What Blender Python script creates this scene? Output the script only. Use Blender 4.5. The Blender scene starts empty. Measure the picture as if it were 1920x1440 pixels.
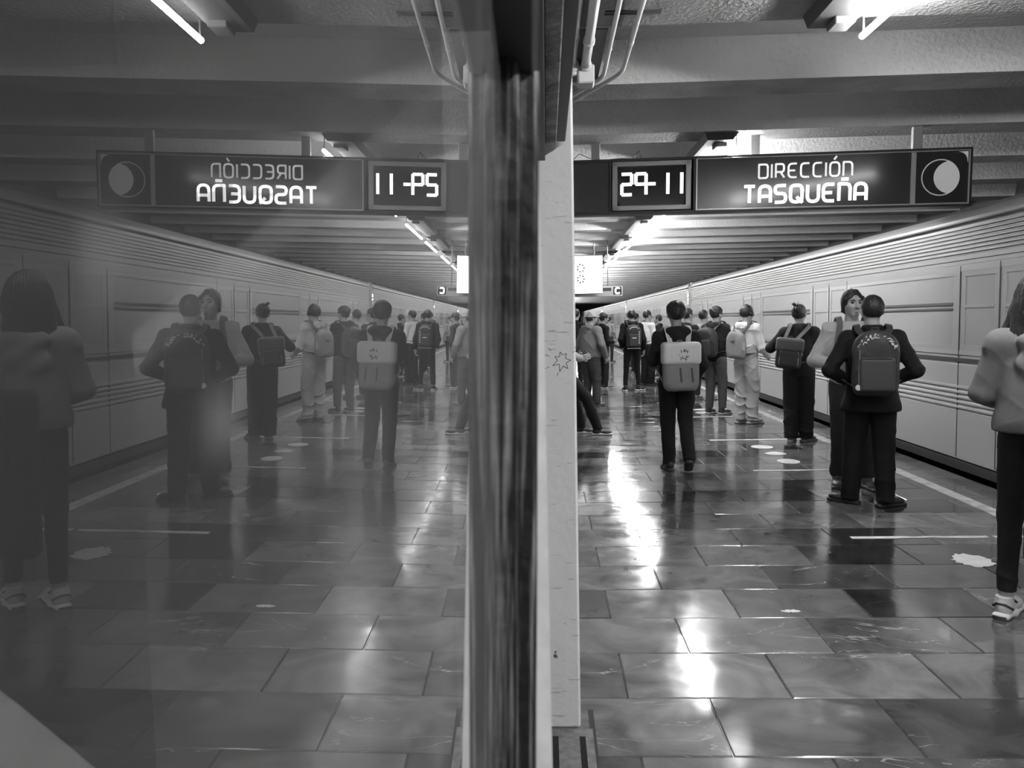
import bpy, math, random
import numpy as np
from mathutils import Vector, Matrix

S = bpy.context.scene
COL = S.collection

# ------------------------------------------------------------------ camera, world, exposure
F = 1480.0
CAM_H = 1.5


def cam_basis():
    # heading of the tracks in camera coordinates (x right, y up, z forward)
    d = Vector(((1025 - 960) / F, (720 - 602) / F, 1.0)).normalized()
    u = Vector((-math.sin(.016), math.cos(.016), 0))
    u = (u - d * u.dot(d)).normalized()
    x = Vector((u.y * d.z - u.z * d.y, u.z * d.x - u.x * d.z, u.x * d.y - u.y * d.x))
    return x, d, u


_bx, _by, _bz = cam_basis()
cd = bpy.data.cameras.new('camera')
cam = bpy.data.objects.new('camera', cd)
COL.objects.link(cam)
cd.sensor_width = 36
cd.lens = F / 1920 * 36
cd.clip_start = .004
cd.clip_end = 300
cd.dof.use_dof = True
cd.dof.focus_distance = 8.0
cd.dof.aperture_fstop = 14
# columns: camera right, up, back expressed in world
right = Vector((_bx[0], _by[0], _bz[0]))
up = Vector((_bx[1], _by[1], _bz[1]))
fwd = Vector((_bx[2], _by[2], _bz[2]))
m = Matrix((right, up, -fwd)).transposed().to_4x4()
m.translation = Vector((0, 0, CAM_H))
cam.matrix_world = m
S.camera = cam

w = bpy.data.worlds.new('world')
S.world = w
w.use_nodes = True
w.node_tree.nodes['Background'].inputs[0].default_value = (.5, .5, .5, 1)
w.node_tree.nodes['Background'].inputs[1].default_value = .02
S.view_settings.view_transform = 'Standard'
S.view_settings.look = 'None'
S.view_settings.gamma = 1
S.view_settings.use_curve_mapping = False
S.view_settings.exposure = 0.3
S.cycles.use_denoising = True
S.cycles.max_bounces = 7
S.cycles.diffuse_bounces = 4
S.cycles.glossy_bounces = 5
S.cycles.transparent_max_bounces = 12
S.cycles.sample_clamp_indirect = 6
S.cycles.caustics_reflective = False
S.cycles.caustics_refractive = False
TUBE_STRENGTH = 215.0

# ------------------------------------------------------------------ materials
MATS = {}


def mat(name, g=.5, rough=.6, metal=0, spec=.5, emit=0, bump=0, bscale=60, var=0, vscale=6, coat=0, detail=3):
    if name in MATS:
        return MATS[name]
    mt = bpy.data.materials.new(name)
    mt.use_nodes = True
    nt = mt.node_tree
    b = nt.nodes['Principled BSDF']
    b.inputs['Base Color'].default_value = (g, g, g, 1)
    b.inputs['Roughness'].default_value = rough
    b.inputs['Metallic'].default_value = metal
    b.inputs['Specular IOR Level'].default_value = spec
    b.inputs['Coat Weight'].default_value = coat
    if emit:
        b.inputs['Emission Color'].default_value = (1, 1, 1, 1)
        b.inputs['Emission Strength'].default_value = emit
    tc = nt.nodes.new('ShaderNodeTexCoord')
    if var:
        n = nt.nodes.new('ShaderNodeTexNoise')
        n.inputs['Scale'].default_value = vscale
        n.inputs['Detail'].default_value = 5
        nt.links.new(tc.outputs['Object'], n.inputs['Vector'])
        r = nt.nodes.new('ShaderNodeMapRange')
        r.inputs['From Min'].default_value = .3
        r.inputs['From Max'].default_value = .7
        r.inputs['To Min'].default_value = max(0, g * (1 - var))
        r.inputs['To Max'].default_value = min(1, g * (1 + var))
        nt.links.new(n.outputs['Fac'], r.inputs['Value'])
        nt.links.new(r.outputs[0], b.inputs['Base Color'])
    if bump:
        n = nt.nodes.new('ShaderNodeTexNoise')
        n.inputs['Scale'].default_value = bscale
        n.inputs['Detail'].default_value = detail
        nt.links.new(tc.outputs['Object'], n.inputs['Vector'])
        bp = nt.nodes.new('ShaderNodeBump')
        bp.inputs['Strength'].default_value = bump
        bp.inputs['Distance'].default_value = .02
        nt.links.new(n.outputs['Fac'], bp.inputs['Height'])
        nt.links.new(bp.outputs[0], b.inputs['Normal'])
    MATS[name] = mt
    return mt


# ------------------------------------------------------------------ mesh helpers
class MB:
    def __init__(s):
        s.v = []
        s.f = []

    def add(s, vs, fs):
        o = len(s.v)
        s.v += [tuple(map(float, v)) for v in vs]
        s.f += [tuple(int(i) + o for i in f) for f in fs]
        return s

    def box(s, x0, x1, y0, y1, z0, z1):
        vs = [(x, y, z) for x in (x0, x1) for y in (y0, y1) for z in (z0, z1)]
        return s.add(vs, [(0, 1, 3, 2), (4, 6, 7, 5), (0, 4, 5, 1), (2, 3, 7, 6), (0, 2, 6, 4), (1, 5, 7, 3)])

    def bbox(s, x0, x1, y0, y1, z0, z1, b=.005):
        # box with chamfered edges
        vs, key = [], {}
        lim = ((x0, x1), (y0, y1), (z0, z1))
        for ax in range(3):
            for sx in (0, 1):
                for sy in (0, 1):
                    for sz in (0, 1):
                        p = []
                        for a, sd in enumerate((sx, sy, sz)):
                            val = lim[a][sd]
                            if a != ax:
                                val += b if sd == 0 else -b
                            p.append(val)
                        key[(ax, sx, sy, sz)] = len(vs)
                        vs.append(p)
        fs = []
        for ax in range(3):
            o = [a for a in range(3) if a != ax]
            for sd in (0, 1):
                q = []
                for u_, v_ in ((0, 0), (1, 0), (1, 1), (0, 1)):
                    k = [0, 0, 0]
                    k[ax] = sd
                    k[o[0]] = u_
                    k[o[1]] = v_
                    q.append(key[(ax, *k)])
                flip = (sd == 1) != (ax == 1)
                fs.append(q if flip else q[::-1])
        for ax in range(3):
            o = [a for a in range(3) if a != ax]
            for u_ in (0, 1):
                for v_ in (0, 1):
                    k0 = [0, 0, 0]
                    k0[o[0]] = u_
                    k0[o[1]] = v_
                    k1 = list(k0)
                    k1[ax] = 1
                    q = [key[(o[0], *k0)], key[(o[0], *k1)], key[(o[1], *k1)], key[(o[1], *k0)]]
                    fs.append(q)
        for sx in (0, 1):
            for sy in (0, 1):
                for sz in (0, 1):
                    fs.append([key[(0, sx, sy, sz)], key[(1, sx, sy, sz)], key[(2, sx, sy, sz)]])
        return s.add(vs, fs)

    def extrude(s, prof, axis, a0, a1, closed=True):
        # prof: list of 2-D points in the two other axes, swept along axis
        n = len(prof)

        def P(p, a):
            return {0: (a, p[0], p[1]), 1: (p[0], a, p[1]), 2: (p[0], p[1], a)}[axis]
        vs = [P(p, a0) for p in prof] + [P(p, a1) for p in prof]
        fs = [(i, (i + 1) % n, n + (i + 1) % n, n + i) for i in range(n if closed else n - 1)]
        if closed:
            fs += [tuple(range(n))[::-1], tuple(range(n, 2 * n))]
        return s.add(vs, fs)

    def tube(s, pts, r, seg=10, cap=True):
        pts = [Vector(p) for p in pts]
        n = len(pts)
        rs = r if isinstance(r, (list, tuple)) else [r] * n
        prev = None
        rings = []
        for i, p in enumerate(pts):
            t = (pts[min(i + 1, n - 1)] - pts[max(i - 1, 0)])
            t = t.normalized() if t.length > 1e-9 else Vector((0, 0, 1))
            if prev is None:
                a = Vector((0, 0, 1)) if abs(t.z) < .9 else Vector((1, 0, 0))
                prev = t.cross(a).normalized()
            prev = (prev - t * prev.dot(t)).normalized()
            q = t.cross(prev)
            rings.append([p + (prev * math.cos(2 * math.pi * k / seg) + q * math.sin(2 * math.pi * k / seg)) * rs[i] for k in range(seg)])
        vs = [v for rg in rings for v in rg]
        fs = [(i * seg + k, i * seg + (k + 1) % seg, (i + 1) * seg + (k + 1) % seg, (i + 1) * seg + k) for i in range(n - 1) for k in range(seg)]
        if cap:
            fs += [tuple(range(seg))[::-1], tuple(range((n - 1) * seg, n * seg))]
        return s.add(vs, fs)

    def ribbon(s, pts, half, nrm, th=.004):
        # flat band along pts: half-width vector(s) and thickness along nrm
        pts = [Vector(p) for p in pts]
        n = len(pts)
        vs = []
        for i, p in enumerate(pts):
            hv = Vector(half[i] if isinstance(half, list) else half)
            nv = Vector(nrm[i] if isinstance(nrm, list) else nrm).normalized() * th / 2
            vs += [p - hv - nv, p + hv - nv, p + hv + nv, p - hv + nv]
        fs = [(i * 4 + k, i * 4 + (k + 1) % 4, (i + 1) * 4 + (k + 1) % 4, (i + 1) * 4 + k) for i in range(n - 1) for k in range(4)]
        fs += [(3, 2, 1, 0), tuple(range((n - 1) * 4, n * 4))]
        return s.add(vs, fs)

    def disc(s, c, r, z0, z1, n=32, wob=None):
        ps = [(c[0] + r[0] * math.cos(2 * math.pi * k / n) * (wob(k) if wob else 1), c[1] + r[1] * math.sin(2 * math.pi * k / n) * (wob(k) if wob else 1)) for k in range(n)]
        return s.extrude(ps, 2, z0, z1)

    def xf(s, M):
        s.v = [tuple(M @ Vector(v)) for v in s.v]
        return s

    def build(s, name, m=None, parent=None, smooth=False):
        me = bpy.data.meshes.new(name)
        me.from_pydata(s.v, [], s.f)
        me.validate()
        if smooth:
            me.polygons.foreach_set('use_smooth', [True] * len(me.polygons))
        o = bpy.data.objects.new(name, me)
        COL.objects.link(o)
        if m:
            me.materials.append(m)
        if parent:
            o.parent = parent
        return o


def fix_normals(o):
    import bmesh
    bm = bmesh.new()
    bm.from_mesh(o.data)
    bmesh.ops.recalc_face_normals(bm, faces=bm.faces)
    bm.to_mesh(o.data)
    bm.free()
    return o


def tag(o, label, cat, group=None):
    o['label'] = label
    o['category'] = cat
    if group:
        o['group'] = group
    return o


def struct(o):
    o['kind'] = 'structure'
    return o


def thing(name, label, cat, loc=(0, 0, 0), rz=0, group=None):
    o = bpy.data.objects.new(name, None)
    COL.objects.link(o)
    o.empty_display_size = .1
    o.location = loc
    o.rotation_euler = (0, 0, rz)
    return tag(o, label, cat, group)


# ------------------------------------------------------------------ volume modelling (signed distances on a grid -> one smooth surface)
def grid(lo, hi, h):
    ax = [np.arange(lo[i], hi[i] + h, h, dtype=np.float32) for i in range(3)]
    return np.meshgrid(*ax, indexing='ij')


def smin(a, b, k):
    hh = np.clip(.5 + .5 * (b - a) / k, 0, 1)
    return b + (a - b) * hh - k * hh * (1 - hh)


def smax(a, b, k):
    return -smin(-a, -b, k)


def cap(P, a, b, r1, r2, sx=1.0):
    px, py, pz = P[0] - a[0], P[1] - a[1], P[2] - a[2]
    bx, by, bz = b[0] - a[0], b[1] - a[1], b[2] - a[2]
    L = bx * bx + by * by + bz * bz + 1e-9
    t = np.clip((px * bx + py * by + pz * bz) / L, 0, 1)
    return np.sqrt((px - bx * t) ** 2 + ((py - by * t) * sx) ** 2 + (pz - bz * t) ** 2) - (r1 + (r2 - r1) * t)


def ell(P, c, r, yaw=0.0, pitch=0.0):
    x, y, z = P[0] - c[0], P[1] - c[1], P[2] - c[2]
    if yaw:
        cs, sn = math.cos(-yaw), math.sin(-yaw)
        x, y = x * cs - y * sn, x * sn + y * cs
    if pitch:
        cs, sn = math.cos(-pitch), math.sin(-pitch)
        y, z = y * cs - z * sn, y * sn + z * cs
    k0 = np.sqrt((x / r[0]) ** 2 + (y / r[1]) ** 2 + (z / r[2]) ** 2) + 1e-6
    k1 = np.sqrt((x / r[0] ** 2) ** 2 + (y / r[1] ** 2) ** 2 + (z / r[2] ** 2) ** 2) + 1e-6
    return k0 * (k0 - 1) / k1


def rbox(P, c, b, r, yaw=0.0):
    x, y, z = P[0] - c[0], P[1] - c[1], P[2] - c[2]
    if yaw:
        cs, sn = math.cos(-yaw), math.sin(-yaw)
        x, y = x * cs - y * sn, x * sn + y * cs
    qx, qy, qz = np.abs(x) - b[0] + r, np.abs(y) - b[1] + r, np.abs(z) - b[2] + r
    return np.sqrt(np.maximum(qx, 0) ** 2 + np.maximum(qy, 0) ** 2 + np.maximum(qz, 0) ** 2) + np.minimum(np.maximum(qx, np.maximum(qy, qz)), 0) - r


def folds(P, seed, amp, fr):
    # creases: a few sparse, slanting ridges that fade in and out
    rg = np.random.RandomState(seed)
    out = 0
    for i in range(4):
        a = rg.uniform(0, 6.28)
        t = rg.uniform(.35, 1.0) * rg.choice([-1, 1])
        d = (math.cos(a) * .8, math.sin(a) * .8, t * 1.3)
        w2 = rg.normal(size=3) * .5
        ph, ph2 = rg.rand() * 6, rg.rand() * 6
        f = fr * (.7 + .6 * rg.rand())
        wp = np.sin((P[0] * w2[0] + P[1] * w2[1] + P[2] * w2[2]) * fr * .7 + ph)
        env = np.clip(.2 + np.sin((P[0] * w2[1] + P[1] * w2[2] + P[2] * .8) * fr * .55 + ph2), 0, 1)
        out = out + env * (1 - np.abs(np.sin((P[0] * d[0] + P[1] * d[1] + P[2] * d[2]) * f + wp * .9 + ph))) ** 3
    return -out * amp * .8 + amp * .25


def surfnet(f, lo, h):
    s = f < 0
    nx, ny, nz = f.shape
    c = (nx - 1, ny - 1, nz - 1)
    acc = np.zeros(c + (3,), np.float32)
    cnt = np.zeros(c, np.float32)
    for ax in range(3):
        sl0 = [slice(None)] * 3
        sl1 = [slice(None)] * 3
        sl0[ax] = slice(0, -1)
        sl1[ax] = slice(1, None)
        a, b = f[tuple(sl0)], f[tuple(sl1)]
        cr = (a < 0) != (b < 0)
        t = np.where(cr, a / np.where(cr, a - b, 1), 0)
        o = [i for i in range(3) if i != ax]
        for d0 in (0, 1):
            for d1 in (0, 1):
                sl = [slice(None)] * 3
                sl[o[0]] = slice(d0, d0 + c[o[0]])
                sl[o[1]] = slice(d1, d1 + c[o[1]])
                crs = cr[tuple(sl)]
                ts = t[tuple(sl)]
                cnt += crs
                acc[..., ax] += np.where(crs, ts, 0)
                acc[..., o[0]] += np.where(crs, d0, 0)
                acc[..., o[1]] += np.where(crs, d1, 0)
    m_ = cnt > 0
    idx = np.full(c, -1, np.int64)
    idx[m_] = np.arange(m_.sum())
    ijk = np.argwhere(m_)
    V = (acc[m_] / cnt[m_][:, None] + ijk) * h + np.array(lo)[None]
    Fs = []
    for ax in range(3):
        sl0 = [slice(1, -1)] * 3
        sl1 = [slice(1, -1)] * 3
        sl0[ax] = slice(0, -1)
        sl1[ax] = slice(1, None)
        a, b = s[tuple(sl0)], s[tuple(sl1)]
        o = [i for i in range(3) if i != ax]
        e = np.argwhere(a != b)
        if len(e) == 0:
            continue
        e2 = e.copy()
        e2[:, o[0]] += 1
        e2[:, o[1]] += 1
        ins = a[tuple(e.T)]
        q = []
        for d0, d1 in ((0, 0), (1, 0), (1, 1), (0, 1)):
            ee = e2.copy()
            ee[:, o[0]] -= 1 - d0
            ee[:, o[1]] -= 1 - d1
            q.append(idx[tuple(ee.T)])
        q = np.stack(q, 1)
        flip = ins if ax == 1 else ~ins
        q[flip] = q[flip][:, ::-1]
        Fs.append(q)
    Fq = np.concatenate(Fs) if Fs else np.zeros((0, 4), int)
    return V, Fq


def vol(fn, lo, hi, h):
    P = grid(lo, hi, h)
    d = fn(P).astype(np.float32)
    # keep it closed at the walls of the grid
    for ax in range(3):
        for e in (0, -1):
            sl = [slice(None)] * 3
            sl[ax] = e
            d[tuple(sl)] = np.maximum(d[tuple(sl)], .001)
    return surfnet(d, lo, h)


def npobj(name, parts, m, parent=None):
    Vs, Fs, o = [], [], 0
    for V, Fq in parts:
        Vs.append(V)
        Fs.append(Fq + o)
        o += len(V)
    V = np.concatenate(Vs)
    Fq = np.concatenate(Fs)
    me = bpy.data.meshes.new(name)
    me.vertices.add(len(V))
    me.vertices.foreach_set('co', V.astype(np.float32).ravel())
    me.loops.add(len(Fq) * 4)
    me.loops.foreach_set('vertex_index', Fq.astype(np.int32).ravel())
    me.polygons.add(len(Fq))
    me.polygons.foreach_set('loop_start', np.arange(len(Fq), dtype=np.int32) * 4)
    me.polygons.foreach_set('use_smooth', np.ones(len(Fq), bool))
    me.update(calc_edges=True)
    me.validate()
    me.materials.append(m)
    ob = bpy.data.objects.new(name, me)
    COL.objects.link(ob)
    if parent:
        ob.parent = parent
    return ob

# ------------------------------------------------------------------ the station shell
def floor_material():
    mt = bpy.data.materials.new('polished_marble')
    mt.use_nodes = True
    nt = mt.node_tree
    N = nt.nodes
    b = N['Principled BSDF']
    at = N.new('ShaderNodeAttribute')
    at.attribute_name = 'tone'
    tc = N.new('ShaderNodeTexCoord')
    off = N.new('ShaderNodeVectorMath')
    off.operation = 'MULTIPLY_ADD'
    off.inputs[1].default_value = (37, 53, 11)
    nt.links.new(at.outputs['Vector'], off.inputs[0])
    nt.links.new(tc.outputs['Object'], off.inputs[2])
    # cloudy marble ground
    n1 = N.new('ShaderNodeTexNoise')
    n1.inputs['Scale'].default_value = 3.2
    n1.inputs['Detail'].default_value = 7
    n1.inputs['Distortion'].default_value = 1.2
    nt.links.new(off.outputs[0], n1.inputs['Vector'])
    mr = N.new('ShaderNodeMapRange')
    mr.inputs['From Min'].default_value = .3
    mr.inputs['From Max'].default_value = .72
    mr.inputs['To Min'].default_value = .55
    mr.inputs['To Max'].default_value = 1.5
    nt.links.new(n1.outputs['Fac'], mr.inputs['Value'])
    sep = N.new('ShaderNodeSeparateColor')
    nt.links.new(at.outputs['Color'], sep.inputs[0])
    mul = N.new('ShaderNodeMath')
    mul.operation = 'MULTIPLY'
    nt.links.new(sep.outputs[0], mul.inputs[0])
    nt.links.new(mr.outputs[0], mul.inputs[1])
    # thin white veins: ridge of a stretched noise
    mp = N.new('ShaderNodeMapping')
    mp.inputs['Rotation'].default_value = (0, 0, .5)
    mp.inputs['Scale'].default_value = (.9, 2.6, 1)
    nt.links.new(off.outputs[0], mp.inputs['Vector'])
    n2 = N.new('ShaderNodeTexNoise')
    n2.inputs['Scale'].default_value = 1.7
    n2.inputs['Detail'].default_value = 4
    n2.inputs['Roughness'].default_value = .55
    n2.inputs['Distortion'].default_value = .5
    nt.links.new(mp.outputs[0], n2.inputs['Vector'])
    a1 = N.new('ShaderNodeMath')
    a1.operation = 'SUBTRACT'
    a1.inputs[1].default_value = .5
    nt.links.new(n2.outputs['Fac'], a1.inputs[0])
    a2 = N.new('ShaderNodeMath')
    a2.operation = 'ABSOLUTE'
    nt.links.new(a1.outputs[0], a2.inputs[0])
    a3 = N.new('ShaderNodeMapRange')
    a3.inputs['From Min'].default_value = .0
    a3.inputs['From Max'].default_value = .006
    a3.inputs['To Min'].default_value = 1
    a3.inputs['To Max'].default_value = 0
    nt.links.new(a2.outputs[0], a3.inputs['Value'])
    n3 = N.new('ShaderNodeTexNoise')
    n3.inputs['Scale'].default_value = 2.3
    nt.links.new(off.outputs[0], n3.inputs['Vector'])
    a4 = N.new('ShaderNodeMapRange')
    a4.inputs['From Min'].default_value = .52
    a4.inputs['From Max'].default_value = .66
    nt.links.new(n3.outputs['Fac'], a4.inputs['Value'])
    a5 = N.new('ShaderNodeMath')
    a5.operation = 'MULTIPLY'
    nt.links.new(a3.outputs[0], a5.inputs[0])
    nt.links.new(a4.outputs[0], a5.inputs[1])
    a6 = N.new('ShaderNodeMath')
    a6.operation = 'MULTIPLY_ADD'
    a6.inputs[1].default_value = .3
    nt.links.new(a5.outputs[0], a6.inputs[0])
    nt.links.new(mul.outputs[0], a6.inputs[2])
    nt.links.new(a6.outputs[0], b.inputs['Base Color'])
    # gloss
    n4 = N.new('ShaderNodeTexNoise')
    n4.inputs['Scale'].default_value = 4.5
    n4.inputs['Detail'].default_value = 6
    nt.links.new(tc.outputs['Object'], n4.inputs['Vector'])
    r1 = N.new('ShaderNodeMapRange')
    r1.inputs['From Min'].default_value = .3
    r1.inputs['From Max'].default_value = .7
    r1.inputs['To Min'].default_value = .07
    r1.inputs['To Max'].default_value = .19
    nt.links.new(n4.outputs['Fac'], r1.inputs['Value'])
    nt.links.new(r1.outputs[0], b.inputs['Roughness'])
    b.inputs['Specular IOR Level'].default_value = .6
    n5 = N.new('ShaderNodeTexNoise')
    n5.inputs['Scale'].default_value = 3.0
    n5.inputs['Detail'].default_value = 3
    nt.links.new(tc.outputs['Object'], n5.inputs['Vector'])
    bp = N.new('ShaderNodeBump')
    bp.inputs['Strength'].default_value = .5
    bp.inputs['Distance'].default_value = .006
    nt.links.new(n5.outputs['Fac'], bp.inputs['Height'])
    nt.links.new(bp.outputs[0], b.inputs['Normal'])
    return mt


random.seed(4)
TW, TD, TY0 = .647, .4227, 2.626
FX0, FX1, FY0, FY1 = -.02, 3.80, -8.0, 92.0


def make_floor():
    v, f, tone = [], [], []
    known = {(0, 0): .15, (0, 1): .085, (0, 2): .06, (1, 0): .15, (1, 1): .15, (1, 2): .085, (1, 3): .11, (2, 0): .15, (2, 1): .13, (2, 2): .08, (2, 3): .07,
             (3, 0): .17, (3, 1): .10, (3, 2): .025, (3, 3): .12, (3, 4): .14, (4, 0): .16, (4, 1): .10, (4, 2): .06, (4, 3): .07, (5, 1): .11, (5, 2): .025, (5, 3): .05, (6, 1): .12, (6, 2): .06, (7, 2): .1, (7, 3): .16}
    row = int((FY0 - TY0) / TD) - 1
    while TY0 + row * TD < FY1:
        y0, y1 = max(FY0, TY0 + row * TD), min(FY1, TY0 + (row + 1) * TD)
        x = -.03 + (0 if row % 2 == 0 else -.317)
        k = 0
        if row % 2:
            k = -1
        while x < FX1:
            xa, xb = max(FX0, x), min(FX1, x + TW)
            if xb - xa > .03:
                t = known.get((row, k if row % 2 == 0 else k))
                if t is None:
                    t = random.choice([.03, .05, .07, .08, .1, .11, .12, .13, .14, .15, .17])
                g = .0022
                bz = [random.gauss(0, .0007) for _ in range(4)]
                c = [(xa + g, y0 + g), (xb - g, y0 + g), (xb - g, y1 - g), (xa + g, y1 - g)]
                o = len(v)
                e = .004
                ci = [(xa + g + e, y0 + g + e), (xb - g - e, y0 + g + e), (xb - g - e, y1 - g - e), (xa + g + e, y1 - g - e)]
                v.extend([(p[0], p[1], -.004) for p in c])
                v.extend([(p[0], p[1], bz[i]) for i, p in enumerate(ci)])
                fs = [(4, 5, 6, 7), (0, 1, 5, 4), (1, 2, 6, 5), (2, 3, 7, 6), (3, 0, 4, 7)]
                f.extend([tuple(i + o for i in q) for q in fs])
                tone.extend([(t, random.random(), random.random())] * 5)
            x += TW
            k += 1
        row += 1
    me = bpy.data.meshes.new('floor')
    o = len(v)
    v.extend([(FX0 - .3, FY0, -.0045), (FX1, FY0, -.0045), (FX1, FY1, -.0045), (FX0 - .3, FY1, -.0045), (FX1, FY0, -1.1), (FX1, FY1, -1.1)])
    f.extend([(o, o + 1, o + 2, o + 3), (o + 1, o + 4, o + 5, o + 2)])
    tone.extend([(.05, .5, .5)] * 2)
    me.from_pydata(v, [], f)
    ca = me.color_attributes.new('tone', 'FLOAT_COLOR', 'CORNER')
    arr = []
    for p, t in zip(me.polygons, tone):
        arr += [t[0], t[1], t[2], 1.0] * len(p.vertices)
    ca.data.foreach_set('color', arr)
    me.materials.append(floor_material())
    ob = bpy.data.objects.new('floor', me)
    COL.objects.link(ob)
    return struct(ob)


make_floor()

concrete = mat('stucco_concrete', g=.6, rough=.85, bump=.9, bscale=26, var=.12, vscale=1.2, detail=6)
paint_white = mat('old_white_paint', g=.62, rough=.55, bump=.25, bscale=14, var=.1, vscale=5)
_nt = paint_white.node_tree
_b = _nt.nodes['Principled BSDF']
_tc = _nt.nodes.new('ShaderNodeTexCoord')
_n = _nt.nodes.new('ShaderNodeTexNoise')
_n.inputs['Scale'].default_value = 13
_n.inputs['Detail'].default_value = 5
_nt.links.new(_tc.outputs['Object'], _n.inputs['Vector'])
_r = _nt.nodes.new('ShaderNodeMapRange')
_r.inputs['From Min'].default_value = .265
_r.inputs['From Max'].default_value = .285
_r.inputs['To Min'].default_value = .12
_r.inputs['To Max'].default_value = 1
_nt.links.new(_n.outputs['Fac'], _r.inputs['Value'])
_mp = _nt.nodes.new('ShaderNodeMapping')
_mp.inputs['Scale'].default_value = (7, 7, 60)
_nt.links.new(_tc.outputs['Object'], _mp.inputs['Vector'])
_n2 = _nt.nodes.new('ShaderNodeTexNoise')
_n2.inputs['Scale'].default_value = 1.5
_n2.inputs['Detail'].default_value = 3
_nt.links.new(_mp.outputs[0], _n2.inputs['Vector'])
_r2 = _nt.nodes.new('ShaderNodeMapRange')
_r2.inputs['From Min'].default_value = .29
_r2.inputs['From Max'].default_value = .34
_r2.inputs['To Min'].default_value = .62
_r2.inputs['To Max'].default_value = 1
_nt.links.new(_n2.outputs['Fac'], _r2.inputs['Value'])
_m = _nt.nodes.new('ShaderNodeMath')
_m.operation = 'MULTIPLY'
_nt.links.new(_r.outputs[0], _m.inputs[0])
_nt.links.new(_r2.outputs[0], _m.inputs[1])
_m2 = _nt.nodes.new('ShaderNodeMath')
_m2.operation = 'MULTIPLY'
_nt.links.new(_m.outputs[0], _m2.inputs[0])
_m2.inputs[1].default_value = .62
_nt.links.new(_m2.outputs[0], _b.inputs['Base Color'])
dark_wall = mat('dark_tunnel', g=.05, rough=.9)
trk = mat('track_bed', g=.03, rough=.95)

# ceiling of cast ribs running across the platform
BEAM0, BEAMP = 6.42, 1.68
cb = MB()
prof = []
for k in range(-9, 52):
    y = BEAM0 + BEAMP * k
    prof += [(y, 3.35), (y + .44, 3.35), (y + .48, 3.66), (y + BEAMP - .08, 3.66)]
ys = [p[0] for p in prof]
n = len(prof)
cb.add([(-3.2, p[0], p[1]) for p in prof] + [(7.6, p[0], p[1]) for p in prof], [(i, i + 1, n + i + 1, n + i) for i in range(n - 1)])
ceil_o = struct(cb.build('ceiling', concrete))
ceil_o.data.materials.append(mat('stucco_rough_shaded_soffit', g=.27, rough=.9, bump=1.0, bscale=34, var=.2, vscale=3, detail=8))  # rib undersides: grazing-light shade put into the darker grey, with coarser stucco bumps
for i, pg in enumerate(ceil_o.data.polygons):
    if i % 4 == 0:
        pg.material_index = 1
struct(MB().box(7.5, 7.7, -9, 93, -1.2, 3.7).build('wall_right', dark_wall))
struct(MB().box(-3.2, 7.7, 92.0, 92.2, -1.2, 3.7).build('wall_back', dark_wall))
struct(MB().box(-3.2, 7.7, -9.2, -9, -1.2, 3.7).build('wall_front', mat('rear_wall', g=.2)))
struct(MB().box(3.8, 7.5, -9, 92, -1.25, -1.1).build('floor_track', trk))
# left wall behind the pillar, then the booth with the window
struct(MB().box(-.25, -.06, 2.9, 92, 0, 3.62).build('wall_left', mat('left_wall', g=.25, rough=.5, var=.2)))

# the painted pillar at the end of the booth
pl = MB().bbox(-.35, .102, 2.81, 3.25, .0, 3.6, .008)
pil = struct(fix_normals(pl.build('trim_1', paint_white)))

# ---- glass and its steel frame, on a plane turned a degree off the track
GN = Vector((1, .021, -.021)).normalized()
GA = (Vector((0, 1, 0)) - GN * GN.y).normalized()
GB = GN.cross(GA)
GO = Vector((-.015, 0, 1.5))
GM = Matrix((GA, GB, GN)).transposed().to_4x4()   # local x along, y up, z out of the wall
GM.translation = GO


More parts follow.
